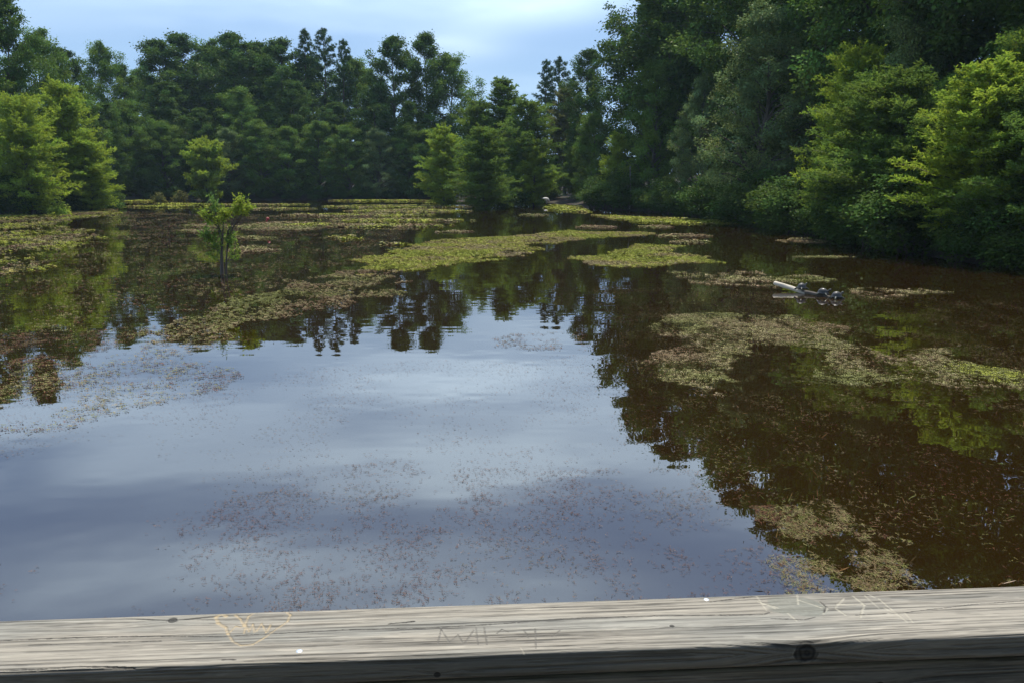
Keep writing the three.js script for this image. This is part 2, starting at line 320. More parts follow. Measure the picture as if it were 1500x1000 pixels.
// ---------------------------------------------------------------- the kinds of trees
const K = {
  tallA: broadleaf(101, { H: 18, R0: 4.0, low: 0.12, limbs: 54, per: 9, cl: 0.82, mat: M.leafDark, count: 46000 }),
  tallB: broadleaf(202, { H: 18, R0: 3.6, low: 0.16, limbs: 48, mat: M.leafDark, top: 0.55, per: 10, cl: 0.78, count: 44000 }),
  tallC: broadleaf(303, { H: 18, R0: 4.3, low: 0.10, limbs: 54, mat: M.leafMid, peak: 0.5, count: 48000, cl: 0.95, per: 9 }),
  edgeA: broadleaf(404, { H: 12, R0: 3.4, low: 0.05, limbs: 56, mat: M.leafMid, count: 60000, size: 0.135, peak: 0.3, cl: 0.68, per: 9 }),
  edgeB: broadleaf(505, { H: 12, R0: 3.2, low: 0.04, limbs: 60, mat: M.leafSilver, count: 64000, size: 0.12, peak: 0.3, cl: 0.64, per: 9 }),
  maple: broadleaf(606, { H: 9, R0: 3.0, low: 0.05, limbs: 46, mat: M.leafBright, count: 40000, size: 0.125, peak: 0.4, cl: 0.5, per: 9 }),
  pineA: pine(111, {}), pineB: pine(222, { R0: 2.7, limbs: 48, spire: 0.65, low: 0.4 }),
  cypA: cypress(131, { limbs: 130, density: 0.75, R0: 2.7, power: 0.6 }), cypB: cypress(232, { R0: 3.4, power: 0.5, limbs: 150, density: 0.62 }), dome: cypress(535, { H: 5.5, R0: 2.3, power: 0.36, round: 0.2, limbs: 90, density: 0.75, leaf: 0.2 }), cypC: cypress(333, { mat: M.cypressDark, R0: 3.0, limbs: 140, power: 0.55, density: 0.68 }),
  narrow: cypress(434, { H: 13, R0: 3.4, limbs: 200, mat: M.cypressDark, leaf: 0.2, power: 0.6, low: 0.08, density: 0.5 }),
  shrubA: shrub(141, { count: 15000, size: 0.085 }), shrubB: shrub(242, { H: 3.2, R0: 1.5, stems: 16, count: 19000, cl: 0.5, size: 0.085 }),
};
console.log('kinds', Object.entries(K).map(([k, t]) => k + ':' + t.children[1].geometry.index.count / 3).join(' '));
const oliveTree = new THREE.Group(); oliveTree.userData.height = 13;
part('trunk', K.narrow.children[0].geometry, M.bark, oliveTree); part('crown', K.narrow.children[1].geometry, M.olive, oliveTree);
K.olive = oliveTree;
let turn = 0.7;
function plant(kind, x, z, H, wide, name, label, category, group) {
  const src = K[kind], t = src.clone(), y = Math.max(groundHeight(x, z), -0.4) - 0.05, s = (H - y) / src.userData.height;
  turn += 2.3999; t.position.set(x, y, z); t.scale.set(s * wide, s, s * wide); t.rotation.y = turn;
  add(t, name); return tag(t, label, category, group);
}
function plantSeen(kind, u, v, depth, wide, ...rest) { const [x, y, z] = atDepth(u, v, depth); return plant(kind, x, z, y, wide, ...rest); }

// the wood across the pond
const look = { tallA: 'dense dark', tallB: 'open-crowned dark', tallC: 'broad paler green', edgeA: 'dark', edgeB: 'silvery' };   // how the kinds differ to the eye
const far = (k) => ['broadleaf_tree', `tall ${look[k]} broadleaf tree in the wood across the pond`, 'tree', `tall ${look[k]} trees of the far wood`];
for (const [k, u, v, D, w] of [['tallB', 224, 57, 96, 0.9], ['tallA', 262, 51, 98, 0.9], ['tallC', 300, 62, 100, 0.9], ['tallA', 337, 50, 97, 0.95], ['tallB', 374, 62, 99, 0.9], ['tallA', 406, 59, 96, 0.9], ['tallC', 520, 88, 99, 0.8],
  ['tallB', 240, 120, 92, 0.9], ['tallC', 352, 130, 91, 0.9], ['tallA', 430, 120, 92, 0.9], ['tallB', 545, 130, 92, 0.9], ['tallC', 185, 150, 86, 0.9], ['tallB', 490, 150, 92, 0.9], ['tallA', 290, 160, 90, 0.9], ['tallC', 205, 108, 108, 0.95], ['tallB', 318, 70, 108, 0.95], ['tallC', 390, 74, 108, 0.95], ['tallA', 456, 84, 107, 0.95], ['tallC', 535, 104, 106, 0.95]])
  plantSeen(k, u, v, D, w * 1.22, ...far(k));
for (const [u, v, D, k] of [[443, 42, 97, 'pineA'], [471, 42, 99, 'pineB'], [501, 58, 97, 'pineA']])
  plantSeen(k, u, v, D, 1, 'pine_tree', 'spire-topped pine rising out of the dark far wood', 'tree', 'pines above the far wood');
plantSeen('tallB', 578, 54, 93, 1.0, 'broadleaf_tree', 'tall open-topped tree with two loose crowns beside the sky gap', 'tree');
plantSeen('tallA', 621, 51, 95, 0.9, 'broadleaf_tree', 'tall slender tree just behind the loose two-crowned tree', 'tree');
plantSeen('tallC', 662, 82, 94, 1.0, 'broadleaf_tree', 'round-crowned paler tree overlooking the notch of sky', 'tree');
plantSeen('tallA', 600, 150, 90, 0.9, 'broadleaf_tree', 'dark tree over the bare earth bank', 'tree');
for (const [u, v, D, k] of [[800, 88, 99, 'pineA'], [820, 84, 101, 'pineB'], [842, 112, 97, 'pineA']])
  plantSeen(k, u, v, D, 1.15, 'pine_tree', 'bluish green pine behind the cypress clump beyond the white bird', 'tree', 'pines behind the white bird');
for (const [k, u, v, D, w] of [['edgeA', 190, 190, 87.4, 1.15], ['edgeA', 236, 178, 87.9, 1.15], ['edgeB', 330, 190, 86.9, 1.15], ['edgeA', 376, 176, 87.4, 1.15], ['edgeA', 420, 186, 87.1, 1.15], ['edgeA', 464, 178, 88.4, 1.15], ['edgeA', 508, 184, 88.3, 1.15], ['edgeB', 552, 190, 88.1, 1.15], ['edgeA', 596, 178, 89.5, 1.15], ['edgeA', 630, 190, 88.7, 1.15], ['edgeA', 210, 196, 106, 1.1], ['edgeA', 260, 200, 104, 1.1], ['edgeA', 310, 200, 103, 1.1], ['edgeA', 355, 200, 104, 1.1], ['edgeA', 400, 200, 105, 1.1], ['edgeA', 445, 200, 106, 1.1], ['edgeA', 490, 200, 106, 1.1], ['edgeA', 535, 200, 106, 1.1], ['edgeA', 580, 200, 106, 1.1], ['edgeA', 690, 196, 95, 1.1], ['edgeA', 860, 200, 84, 1]])
  plantSeen(k, u, v, D, w, 'broadleaf_tree', `low ${look[k]} leafy tree along the foot of the far wood`, 'tree', `low ${look[k]} trees of the far shore`);
// the left bank
plantSeen('tallA', -2, -6, 64, 0.85, 'broadleaf_tree', 'tall dark tree towering over the two bright cypresses', 'tree');
plantSeen('tallC', -75, 0, 60, 0.9, 'broadleaf_tree', 'broad dark tree at the outer end of the left bank', 'tree');
for (const [k, u, v, D, w] of [['tallC', 50, 46, 73, 0.9], ['tallB', 92, 70, 78, 0.9], ['tallC', 140, 66, 84, 0.75], ['tallA', 175, 96, 88, 0.7], ['tallA', 20, 110, 68, 0.9], ['tallC', 110, 130, 76, 0.9], ['tallB', 150, 150, 80, 0.9]])
  plantSeen(k, u, v, D, w, 'broadleaf_tree', `${look[k]} broadleaf tree behind the bright cypresses`, 'tree', `${look[k]} trees behind the bright cypresses`);
plantSeen('edgeA', -25, 130, 56, 0.9, 'broadleaf_tree', 'dark low-branched tree crowding the larger bright cypress', 'tree');
plantSeen('cypB', 28, 148, 54.5, 0.95, 'cypress_tree', 'bright yellow-green cypress with a broad low skirt on the bank', 'tree');
plantSeen('cypA', 84, 122, 60, 1.0, 'cypress_tree', 'tallest bright cypress, rising behind the broad skirted one', 'tree');
plantSeen('cypA', 122, 196, 59.5, 1.2, 'cypress_tree', 'lower bright cypress leaning out towards the open water', 'tree');
plantSeen('dome', 299, 214, 82, 0.95, 'cypress_tree', 'small round yellow-green tree standing alone before the dark wood', 'tree');
// the cypress clump in the middle
plantSeen('cypA', 650, 186, 69, 1.05, 'cypress_tree', 'bright green cypress at the edge of the clump by the earth bank', 'tree');
plantSeen('cypC', 707, 188, 62.5, 1.1, 'cypress_tree', 'dark cypress standing foremost in the clump', 'tree');
plantSeen('cypC', 700, 150, 76, 1.0, 'cypress_tree', 'soft green cypress under the notch of sky', 'tree');
plantSeen('narrow', 737, 116, 76, 1.1, 'cypress_tree', 'tallest soft green cypress of the clump', 'tree');
plantSeen('cypC', 772, 150, 70, 1.05, 'cypress_tree', 'full cypress with lit lower boughs near the white bird', 'tree');
plantSeen('cypA', 782, 205, 68, 1.0, 'cypress_tree', 'low yellow-green cypress overhanging the water by the white bird', 'tree');
plantSeen('edgeA', 812, 228, 83, 1.0, 'broadleaf_tree', 'low dark tree closing the gap beyond the white bird', 'tree');
plantSeen('cypC', 845, 212, 76, 1.0, 'cypress_tree', 'dark cypress between the white bird and the right bank', 'tree');
plantSeen('olive', 828, 130, 86, 1.0, 'cypress_tree', 'olive brown tree standing before the bluish pines', 'tree');
plantSeen('edgeA', 870, 168, 70, 0.85, 'broadleaf_tree', 'dark green tree at the corner where the right bank begins', 'tree');
plantSeen('cypA', 905, 196, 63, 0.9, 'cypress_tree', 'small yellow-green cypress at the foot of the tall right wood', 'tree');
// the right bank
const right = (k) => ['broadleaf_tree', `tall ${look[k]} broadleaf tree in the wood along the right bank`, 'tree', `tall ${look[k]} trees of the right bank`];
plantSeen('tallB', 862, 72, 80, 0.8, 'broadleaf_tree', 'grey-green tree stepping down from the right wood to the sky gap', 'tree');
for (const [k, x, z, H, w] of [['tallA', 11.0, -71, 19.6, 1.0], ['tallB', 13.2, -65, 20.6, 1.05], ['tallC', 16.4, -61, 20.6, 0.95], ['tallA', 16.0, -54, 20.4, 0.95], ['tallB', 17.4, -48, 20.2, 0.95], ['tallC', 18.4, -42, 19.6, 0.9], ['tallA', 18.6, -36, 19.2, 0.9], ['tallB', 20.0, -30, 18.6, 0.9], ['tallA', 21.5, -24, 18, 0.85], ['tallC', 24, -34, 19, 0.9], ['tallA', 22, -45, 19.4, 0.95], ['tallB', 22.5, -52, 19.6, 0.95], ['tallC', 24, -39, 19.6, 0.9], ['tallA', 25, -28, 18.6, 0.9], ['tallC', 20.5, -58, 20.0, 0.95], ['tallC', 18, -68, 20.4, 0.9], ['tallA', 14.5, -75, 19.0, 0.85]])
  plant(k, x, z, H, w, ...right(k));
for (const [k, x, z, H] of [['tallC', -17, 10.5, 18], ['tallA', -10, 10, 18.5], ['tallC', -3.5, 9.5, 18], ['tallA', 3, 9.6, 18.5], ['tallC', 9, 9.5, 18], ['tallA', 15, 7, 18]])
  plant(k, x, z, H, 1.1, 'broadleaf_tree', 'tall broadleaf tree on the bank behind the railing', 'tree', 'trees behind the railing');
plantSeen('edgeA', 960, 90, 62, 0.8, 'broadleaf_tree', 'mid green tree fronting the right wood above the grey snag', 'tree');
plantSeen('edgeB', 1035, 110, 54, 0.75, 'broadleaf_tree', 'slim silver-leaved tree beside the large silver-leaved one', 'tree');
plantSeen('edgeB', 1130, 10, 45, 0.95, 'broadleaf_tree', 'large silver-leaved tree catching the light behind the grey bush', 'tree');
plantSeen('edgeA', 1210, 60, 47, 0.8, 'broadleaf_tree', 'dark tree filling the gap behind the lone bright cypress', 'tree');
plantSeen('cypB', 1262, 78, 37, 0.9, 'cypress_tree', 'lone bright cypress with a pointed top over the right shore', 'tree');
plantSeen('edgeB', 1340, -20, 36, 0.8, 'broadleaf_tree', 'pale leaved tree behind the pointed lone cypress', 'tree');
plantSeen('edgeA', 1400, 110, 31, 0.8, 'broadleaf_tree', 'dark low tree between the pointed cypress and the bright maple', 'tree');
plantSeen('maple', 1495, 40, 27.5, 0.85, 'maple_tree', 'bright large-leaved maple overhanging the shaded right shore', 'tree');
plantSeen('edgeA', 1560, 60, 26, 0.8, 'broadleaf_tree', 'dark tree behind the bright large-leaved maple', 'tree');

// undergrowth along the shores
const shrubs = (list, label, group) => { for (const [k, u, v, D, w] of list) plantSeen(k, u, v, D, w, 'shrub', label, 'shrub', group); };
shrubs([['shrubA', 178, 252, 86.0, 1.61], ['shrubB', 205, 255, 90, 1.5], ['shrubA', 240, 262, 90, 1.5], ['shrubB', 272, 262, 91, 1.4], ['shrubA', 335, 258, 91, 1.6], ['shrubB', 372, 256, 91, 1.5], ['shrubA', 408, 260, 91, 1.5], ['shrubB', 440, 262, 93, 1.4], ['shrubA', 225, 268, 86.0, 1.49], ['shrubB', 255, 270, 86.0, 1.49], ['shrubA', 320, 272, 86.0, 1.61], ['shrubA', 352, 272, 86.0, 1.49], ['shrubB', 388, 274, 86.0, 1.61], ['shrubA', 425, 276, 86.2, 1.61], ['shrubB', 575, 272, 87.6, 1.61], ['shrubA', 610, 270, 87.9, 1.72], ['shrubA', 462, 274, 86.6, 1.61], ['shrubB', 498, 272, 86.9, 1.72], ['shrubA', 536, 274, 87.2, 1.61], ['shrubB', 640, 268, 88.2, 1.49], ['shrubA', 500, 258, 95, 1.5], ['shrubB', 545, 258, 95, 1.5], ['shrubA', 590, 258, 95, 1.5], ['shrubB', 625, 255, 93, 1.4]],
  'dark shrub under the trees of the far shore', 'shrubs of the far shore');
shrubs([['shrubB', -10, 240, 54, 1.3], ['shrubA', 50, 262, 57, 1.5], ['shrubB', 112, 262, 60, 1.3], ['shrubA', 148, 266, 63, 1.1]],
  'dark shrub at the feet of the bright cypresses', 'shrubs under the bright cypresses');
{                                                          // a hedge of shrubs standing on the right shore line itself
  const R = rng(612);
  for (let i = 0; i < 10; i++) {
    const [ax, az] = shore[i], [bx, bz] = shore[i + 1], L = Math.hypot(bx - ax, bz - az), n = Math.max(1, Math.round(L / 1.9));
    for (let k = 0; k < n; k++) {
      const t = (k + 0.3 + 0.4 * R()) / n, ox = (az - bz) / L, oz = (bx - ax) / L, off = 0.05 + 0.45 * R(), s = Math.sign(shoreDistance(lerp(ax, bx, t) + ox * 0.3, lerp(az, bz, t) + oz * 0.3)) || 1;
      if (i < 4) { plant(R() < 0.8 ? 'cypC' : 'cypA', lerp(ax, bx, t) + ox * s * (off + 0.4), lerp(az, bz, t) + oz * s * (off + 0.4), 3.6 + 2.4 * R(), 1.25, 'cypress_tree', 'low cypress drooping over the shaded near end of the right shore', 'tree', 'low cypresses of the right shore'); }
      plant(R() < 0.5 ? 'shrubA' : 'shrubB', lerp(ax, bx, t) + ox * s * off, lerp(az, bz, t) + oz * s * off, 1.7 + 1.6 * R(), 1.15 + 0.25 * R(), 'shrub', 'dark shrub leaning over the water along the right bank', 'shrub', 'shrubs of the right bank');
    }
  }
}
for (const [x, z, H] of [[16.2, -15.5, 2.6], [17.5, -18.5, 3.0], [17.2, -21.5, 3.2], [19.5, -20.5, 3.4], [17.8, -25, 3.2], [20.5, -26, 3.4], [17.2, -28.5, 3.2], [19.4, -31.5, 3.4], [17.0, -33.5, 3.0], [19.5, -38, 3.4], [22.5, -22.5, 3.6], [23.5, -29, 3.6], [16.8, -12.5, 2.8], [20, -14.5, 3.4]])
  plant(H > 3.1 ? 'shrubB' : 'shrubA', x, z, H, 1.5, 'shrub', 'dark shrub under the trees behind the low cypresses', 'shrub', 'shrubs behind the low cypresses');
shrubs([['shrubA', 745, 262, 66, 1.4], ['shrubB', 800, 262, 80, 1.3]], 'dark shrub under the cypress clump', 'shrubs of the cypress clump');
{
  K.grey = shrub(343, { H: 3, R0: 1.1, stems: 18, count: 7000, size: 0.1, mat: M.greyShrub, cl: 0.3, per: 6, flat: 1.2, bark: M.paleBark });
  plantSeen('grey', 1108, 258, 44.6, 1.0, 'bush', 'grey-green wispy bush standing at the edge of the right bank', 'bush');
  K.small = shrub(444, { H: 1.1, R0: 0.55, stems: 12, count: 1500, size: 0.12, mat: M.yellowLeaf, cl: 0.22, per: 4 });
  plantSeen('small', 161, 288, 66, 1.3, 'bush', 'small bright green bush in the water beside the lower cypress', 'bush');
  plantSeen('small', 84, 290, 54, 0.9, 'bush', 'tiny pale green bush before the skirted cypress', 'bush');
  K.smallDull = K.small.clone(); K.smallDull.children[1].material = M.olive; K.smallDull.userData.height = 1.1;
  plantSeen('smallDull', 231, 278, 76, 0.75, 'bush', 'upright olive bush standing alone in the far water', 'bush');
  plantSeen('smallDull', 262, 276, 84, 0.9, 'bush', 'pale olive bush at the foot of the small round tree', 'bush');
}
// dead wood by the right shore and the bare earth bank
{
  const R = rng(77), snag = new THREE.Group(), [x, , z] = atDepth(952, 306, 60.2), w = new Wood();
  w.tube([V(0, -0.4, 0), V(0.1, 0.7, 0), V(-0.05, 1.6, 0.1)], 0.09, 0.03, 6); part('stump', w.build(), M.paleBark, snag);
  for (let k = 0; k < 15; k++) { const b = new Wood(), y = 0.15 + 1.3 * R(), a = R() * 6.28, L = 0.5 + 0.8 * R(); b.tube(curve(V(0, y, 0), V(Math.cos(a) * L, y + (R() - 0.7) * 0.5, Math.sin(a) * L), -0.1, R, 5), 0.028, 0.008, 4); part('branch', b.build(), M.paleBark, snag); }
  snag.position.set(x, 0.05, z); add(snag, 'dead_snag'); tag(snag, 'grey dead snag of bare branches on the right bank', 'snag');
  const pole = new Wood(), [px, , pz] = atDepth(922, 306, 60.6); pole.tube([V(0, -0.4, 0), V(0.05, 1.5, 0), V(-0.03, 3.1, 0)], 0.06, 0.035, 6);
  const t = add(new THREE.Mesh(pole.build(), M.paleBark), 'dead_sapling'); t.position.set(px, 0, pz); tag(t, 'thin pale leafless sapling standing near the grey snag', 'dead tree');
  const bw = new Wood(), [bx, , bz] = atDepth(795, 279, 78.5); bw.tube([V(0.5, -0.9, 0), V(0.3, 0.55, 0), V(0.12, 1.0, 0), V(-0.32, 1.05, 0.05)], 0.05, 0.03, 5);
  const br = add(new THREE.Mesh(bw.build(), M.paleBark), 'dead_branch'); br.position.set(bx, 0.1, bz); tag(br, 'pale broken branch sticking up behind the white bird', 'branch');
}

// ---------------------------------------------------------------- the leafy sapling that stands in the water
{
  const R = rng(909), g = new THREE.Group(), D = 21.1, [bx, , bz] = atDepth(325, 401, D), w = new Wood(), lv = new Leaves();
  const at = (u, v, back = 0) => { const [x, y, z] = atDepth(u, v, D + back); return V(x - bx, y, z - bz); };
  const root = V(0, -0.5, 0), d = V(0, 0, 0), n = V(0, 0, 0);
  w.tube([root, V(0, 0.1, 0), at(324, 372), at(326, 345)], 0.075, 0.02, 7, 0.7); w.tube([root.clone().add(V(0.1, 0, 0.05)), at(331, 385), at(333, 355)], 0.03, 0.012, 6);
  const bough = (pts, r, amount, len, tone) => {
    w.tube(pts, r, 0.005, 5);
    const c = new THREE.CatmullRomCurve3(pts);
    for (let k = 0; k < amount; k++) {
      const q = 0.35 + 0.65 * Math.sqrt(R()), p = c.getPoint(q), side = unitDir(R), L = 0.12 + 0.3 * R() * (1.1 - 0.5 * q), e = p.clone().addScaledVector(side, L * 0.8); e.y += 0.5 * L;
      w.tube([p, e], 0.005, 0.002, 3);
      for (let m = 0; m < 9; m++) {
        const f = 0.25 + 0.75 * (m + R()) / 9, s = p.clone().lerp(e, f); n.copy(unitDir(R)).multiplyScalar(0.7); n.y += 0.6; n.normalize();
        d.copy(e).sub(p).normalize().multiplyScalar(0.7).add(unitDir(R)); d.addScaledVector(n, -d.dot(n)).normalize();
        const t = toneOf(R, 0.4, 0.12); lv.leaf(s.x, s.y, s.z, d, n, len * (0.7 + 0.6 * R()), len * 0.2, [t[0] * tone, t[1] * (0.4 + 0.6 * tone), t[2] * (0.7 + 0.3 / tone)]);
      }
    }
  };
  bough([at(326, 350), at(318, 325), at(312, 297)], 0.02, 27, 0.087, 0.6);
  bough([at(325, 355), at(318, 332), at(300, 318)], 0.018, 40, 0.087, 1.1);
  bough([at(326, 348), at(327, 325), at(330, 316)], 0.018, 42, 0.087, 1.1);
  bough([at(330, 352), at(344, 318), at(352, 297)], 0.02, 38, 0.087, 1.1);
  bough([at(330, 350), at(352, 316), at(366, 304)], 0.018, 38, 0.087, 1.05);
  bough([at(325, 388), at(318, 378), at(310, 374)], 0.012, 16, 0.08, 0.8);
  bough([at(331, 388), at(338, 380), at(346, 378)], 0.012, 14, 0.08, 0.8);
  bough([at(325, 372), at(314, 356), at(300, 344)], 0.016, 16 + 38, 0.082, 0.65);
  bough([at(325, 375), at(318, 366), at(306, 362)], 0.014, 17, 0.082, 0.7);
  bough([at(331, 378), at(334, 360), at(337, 350)], 0.014, 10 + 25, 0.082, 0.7);
  bough([at(330, 385), at(338, 374), at(345, 372)], 0.012, 12, 0.072, 0.9);
  for (let k = 0; k < 10; k++) { const u = 338 + R() * 26, v = 322 + R() * 20, a = at(332, 352), b = at(u + 6 * R(), v - 6); w.tube(curve(a, b, 0.1, R, 5), 0.009, 0.003, 4); }
  part('stems', w.build(), M.bark, g); part('foliage', lv.build(), M.yellowLeaf, g);
  g.position.set(bx, 0, bz); add(g, 'sapling'); tag(g, 'yellow-green leafy sapling growing out of the open water', 'sapling');
}

// ---------------------------------------------------------------- solids from a distance field: turtles, bird
function fieldGeometry(fn, half, cells) {
  const mc = new MarchingCubes(cells, new THREE.MeshStandardMaterial(), false, false, 60000); mc.isolation = 0;
  const hs = cells / 2;
  for (let k = 0; k < cells; k++) for (let j = 0; j < cells; j++) for (let i = 0; i < cells; i++) mc.field[i + j * cells + k * cells * cells] = -fn((i - hs) / hs * half, (j - hs) / hs * half, (k - hs) / hs * half);
  mc.update();
  const n = mc.count ?? mc.geometry.drawRange.count, g = new THREE.BufferGeometry();
  g.setAttribute('position', new THREE.Float32BufferAttribute(Array.from(mc.positionArray.slice(0, n * 3), (x) => x * half), 3));
  g.setAttribute('normal', new THREE.Float32BufferAttribute(Array.from(mc.normalArray.slice(0, n * 3)), 3));
  return g;
}
const smin = (a, b, k) => { const h = clamp(0.5 + 0.5 * (b - a) / k); return lerp(b, a, h) - k * h * (1 - h); };
function capsule(x, y, z, a, b, ra, rb) { const dx = b[0] - a[0], dy = b[1] - a[1], dz = b[2] - a[2], t = clamp(((x - a[0]) * dx + (y - a[1]) * dy + (z - a[2]) * dz) / (dx * dx + dy * dy + dz * dz)); return Math.hypot(x - a[0] - dx * t, y - a[1] - dy * t, z - a[2] - dz * t) - lerp(ra, rb, t); }
const ellipsoid = (x, y, z, cx, cy, cz, a, b, c) => { const k = Math.hypot((x - cx) / a, (y - cy) / b, (z - cz) / c); return (k - 1) * Math.min(a, b, c); };
function paint(g, fn) { const p = g.attributes.position, c = []; for (let i = 0; i < p.count; i++) c.push(...fn(p.getX(i), p.getY(i), p.getZ(i))); g.setAttribute('color', new THREE.Float32BufferAttribute(c, 3)); return g; }

// the log with three turtles on it
{
  const a = onLevel(1136, 424), b = onLevel(1229, 438), w = new Wood();
  const A = V(a[0], 0.13, a[1]), B = V(b[0], 0.0, b[1]), dir = B.clone().sub(A), L = dir.length();
  const P = (t, y) => A.clone().lerp(B, t).setY(y);
  w.tube([P(-0.012, 0.145), P(0, 0.14), P(0.13, 0.115), P(0.28, 0.075), P(0.42, 0.04), P(0.5, 0.02)], 0.052, 0.044, 12);
  for (let k = 0; k < w.p.length; k += 3) { const n = (fbm(w.p[k] * 14, w.p[k + 1] * 30 + w.p[k + 2] * 12, 55, 3) - 0.5) * 0.03; w.p[k] += n * 0.6; w.p[k + 1] += n; }
  { const base = w.p.length / 3; w.p.push(P(-0.014, 0.145).x, 0.145, P(-0.014, 0.145).z); w.u.push(0.5, 0); for (let s = 0; s < 12; s++) w.i.push(s + 1, s, base); }
  const pale = new THREE.MeshStandardMaterial({ color: lin(0.62, 0.54, 0.42), map: M.paleBark.map, bumpMap: M.paleBark.map, bumpScale: 0.004, roughness: 0.8 });
  const log = new THREE.Group(); part('bare_wood', w.build(), pale, log);
  const w2 = new Wood(); w2.tube([P(0.42, 0.035), P(0.55, 0.035), P(0.7, 0.022), P(0.82, 0.01), P(0.95, -0.015), P(1.1, -0.05)], 0.045, 0.03, 9); part('wet_end', w2.build(), M.bark, log);
  const w3 = new Wood(); w3.tube([P(0.76, 0.02), P(0.8, 0.06), P(0.83, 0.05)], 0.018, 0.01, 6); part('branch_stub', w3.build(), M.bark, log);
  add(log, 'floating_log'); tag(log, 'bleached log lying in the water with turtles on it', 'log');
  const shape = fieldGeometry((x, y, z) => {              // head towards +x; the belly rests at y = 0
    let d = ellipsoid(x, y, z, 0, 0.035, 0, 0.1, 0.07, 0.078); d = Math.max(d, 0.006 - y);
    const rim = ellipsoid(x, y, z, 0, 0.028, 0, 0.112, 0.016, 0.088); d = smin(d, rim, 0.012);
    const neck = smin(capsule(x, y, z, [0.07, 0.035, 0], [0.125, 0.075, 0], 0.02, 0.016), ellipsoid(x, y, z, 0.14, 0.083, 0, 0.028, 0.018, 0.018), 0.012); d = smin(d, neck, 0.008);
    for (const s of [-1, 1]) { d = smin(d, capsule(x, y, z, [0.06, 0.022, 0.055 * s], [0.1, 0.002, 0.098 * s], 0.018, 0.012), 0.008); d = smin(d, capsule(x, y, z, [-0.06, 0.022, 0.055 * s], [-0.105, 0.002, 0.09 * s], 0.018, 0.013), 0.008); }
    return smin(d, capsule(x, y, z, [-0.095, 0.022, 0], [-0.14, 0.008, 0], 0.01, 0.004), 0.006);
  }, 0.17, 64);
  paint(shape, (x, y, z) => { const shell = Math.hypot(x / 0.115, z / 0.09) < 1.0 && y > 0.018; const seam = Math.abs(((x * 24 + 100.5) % 1) - 0.5) < 0.07 || Math.abs(Math.abs(z) - 0.03) < 0.003; return shell ? (seam ? [0.008, 0.008, 0.006] : [0.022, 0.021, 0.017]) : [0.025, 0.028, 0.014]; });
  const shellMat = new THREE.MeshPhysicalMaterial({ vertexColors: true, roughness: 0.6, clearcoat: 0.25, clearcoatRoughness: 0.15 });
  for (const [t, y, rot, s, label] of [[0.43, 0.09, 0.5, 1.0, 'dark turtle basking on the bleached end of the log'], [0.76, 0.035, -0.6, 1.05, 'dark turtle in the middle of the three on the log'], [0.965, 0.0, 0.35, 1.1, 'dark turtle at the sunken end of the log']]) {
    const m = add(new THREE.Mesh(shape, shellMat), 'turtle'); m.position.copy(P(t, y)); m.rotation.y = rot; m.scale.set(s, s * 1.3, s); tag(m, label, 'turtle', 'turtles on the log');
  }
}
// the white wading bird, hunched over the weed
{
  const [x, , z] = atDepth(798, 300, 73.5), body = fieldGeometry((px, py, pz) => {
    let d = ellipsoid(px, py, pz, 0.05, 0.43, 0, 0.3, 0.135, 0.13);
    d = smin(d, capsule(px, py, pz, [0.25, 0.4, 0], [0.42, 0.3, 0], 0.07, 0.02), 0.06);
    d = smin(d, capsule(px, py, pz, [-0.18, 0.46, 0], [-0.32, 0.52, 0], 0.06, 0.035), 0.05);
    d = smin(d, capsule(px, py, pz, [-0.32, 0.52, 0], [-0.3, 0.62, 0], 0.035, 0.03), 0.02);
    return smin(d, ellipsoid(px, py, pz, -0.35, 0.64, 0, 0.07, 0.035, 0.032), 0.02);
  }, 0.75, 72);
  const g = new THREE.Group(); part('body', body, new THREE.MeshStandardMaterial({ color: lin(0.82, 0.82, 0.8), roughness: 0.8 }), g);
  const dark = new THREE.MeshStandardMaterial({ color: lin(0.02, 0.02, 0.02), roughness: 0.6 });
  const bill = new THREE.ConeGeometry(0.017, 0.14, 8); bill.rotateZ(Math.PI / 2 + 0.2); bill.translate(-0.47, 0.625, 0); part('bill', bill, new THREE.MeshStandardMaterial({ color: lin(0.6, 0.4, 0.05), roughness: 0.5 }), g);
  for (const s of [-1, 1]) { const w = new Wood(); w.tube([V(0.06, 0.34, 0.04 * s), V(0.03, 0.2, 0.05 * s), V(0.05, -0.3, 0.05 * s)], 0.014, 0.01, 6); part('leg', w.build(), dark, g); }
  g.position.set(x, 0, z); add(g, 'wading_bird'); tag(g, 'white wading bird standing in shallow water before the cypress clump', 'bird');
}
// the red marker
{
  const [x, , z] = atDepth(393, 337, 38.4), g = new THREE.Group(), w = new Wood(); w.tube([V(0.02, -0.5, 0), V(0, 0.1, 0), V(-0.02, 0.4, 0)], 0.012, 0.009, 6); part('stalk', w.build(), M.bark, g);
  const head = fieldGeometry((px, py, pz) => smin(ellipsoid(px, py, pz, 0.02, 0.05, 0, 0.1, 0.085, 0.09), ellipsoid(px, py, pz, -0.05, -0.06, 0.02, 0.06, 0.07, 0.06), 0.03), 0.2, 36); head.scale(0.8, 0.8, 0.8); head.translate(-0.02, 0.48, 0);
  part('head', head, new THREE.MeshStandardMaterial({ color: lin(0.24, 0.025, 0.018), roughness: 0.6 }), g);
  g.position.set(x, 0, z); add(g, 'marker'); tag(g, 'small red marker on a thin stalk standing in the weed', 'marker');
}

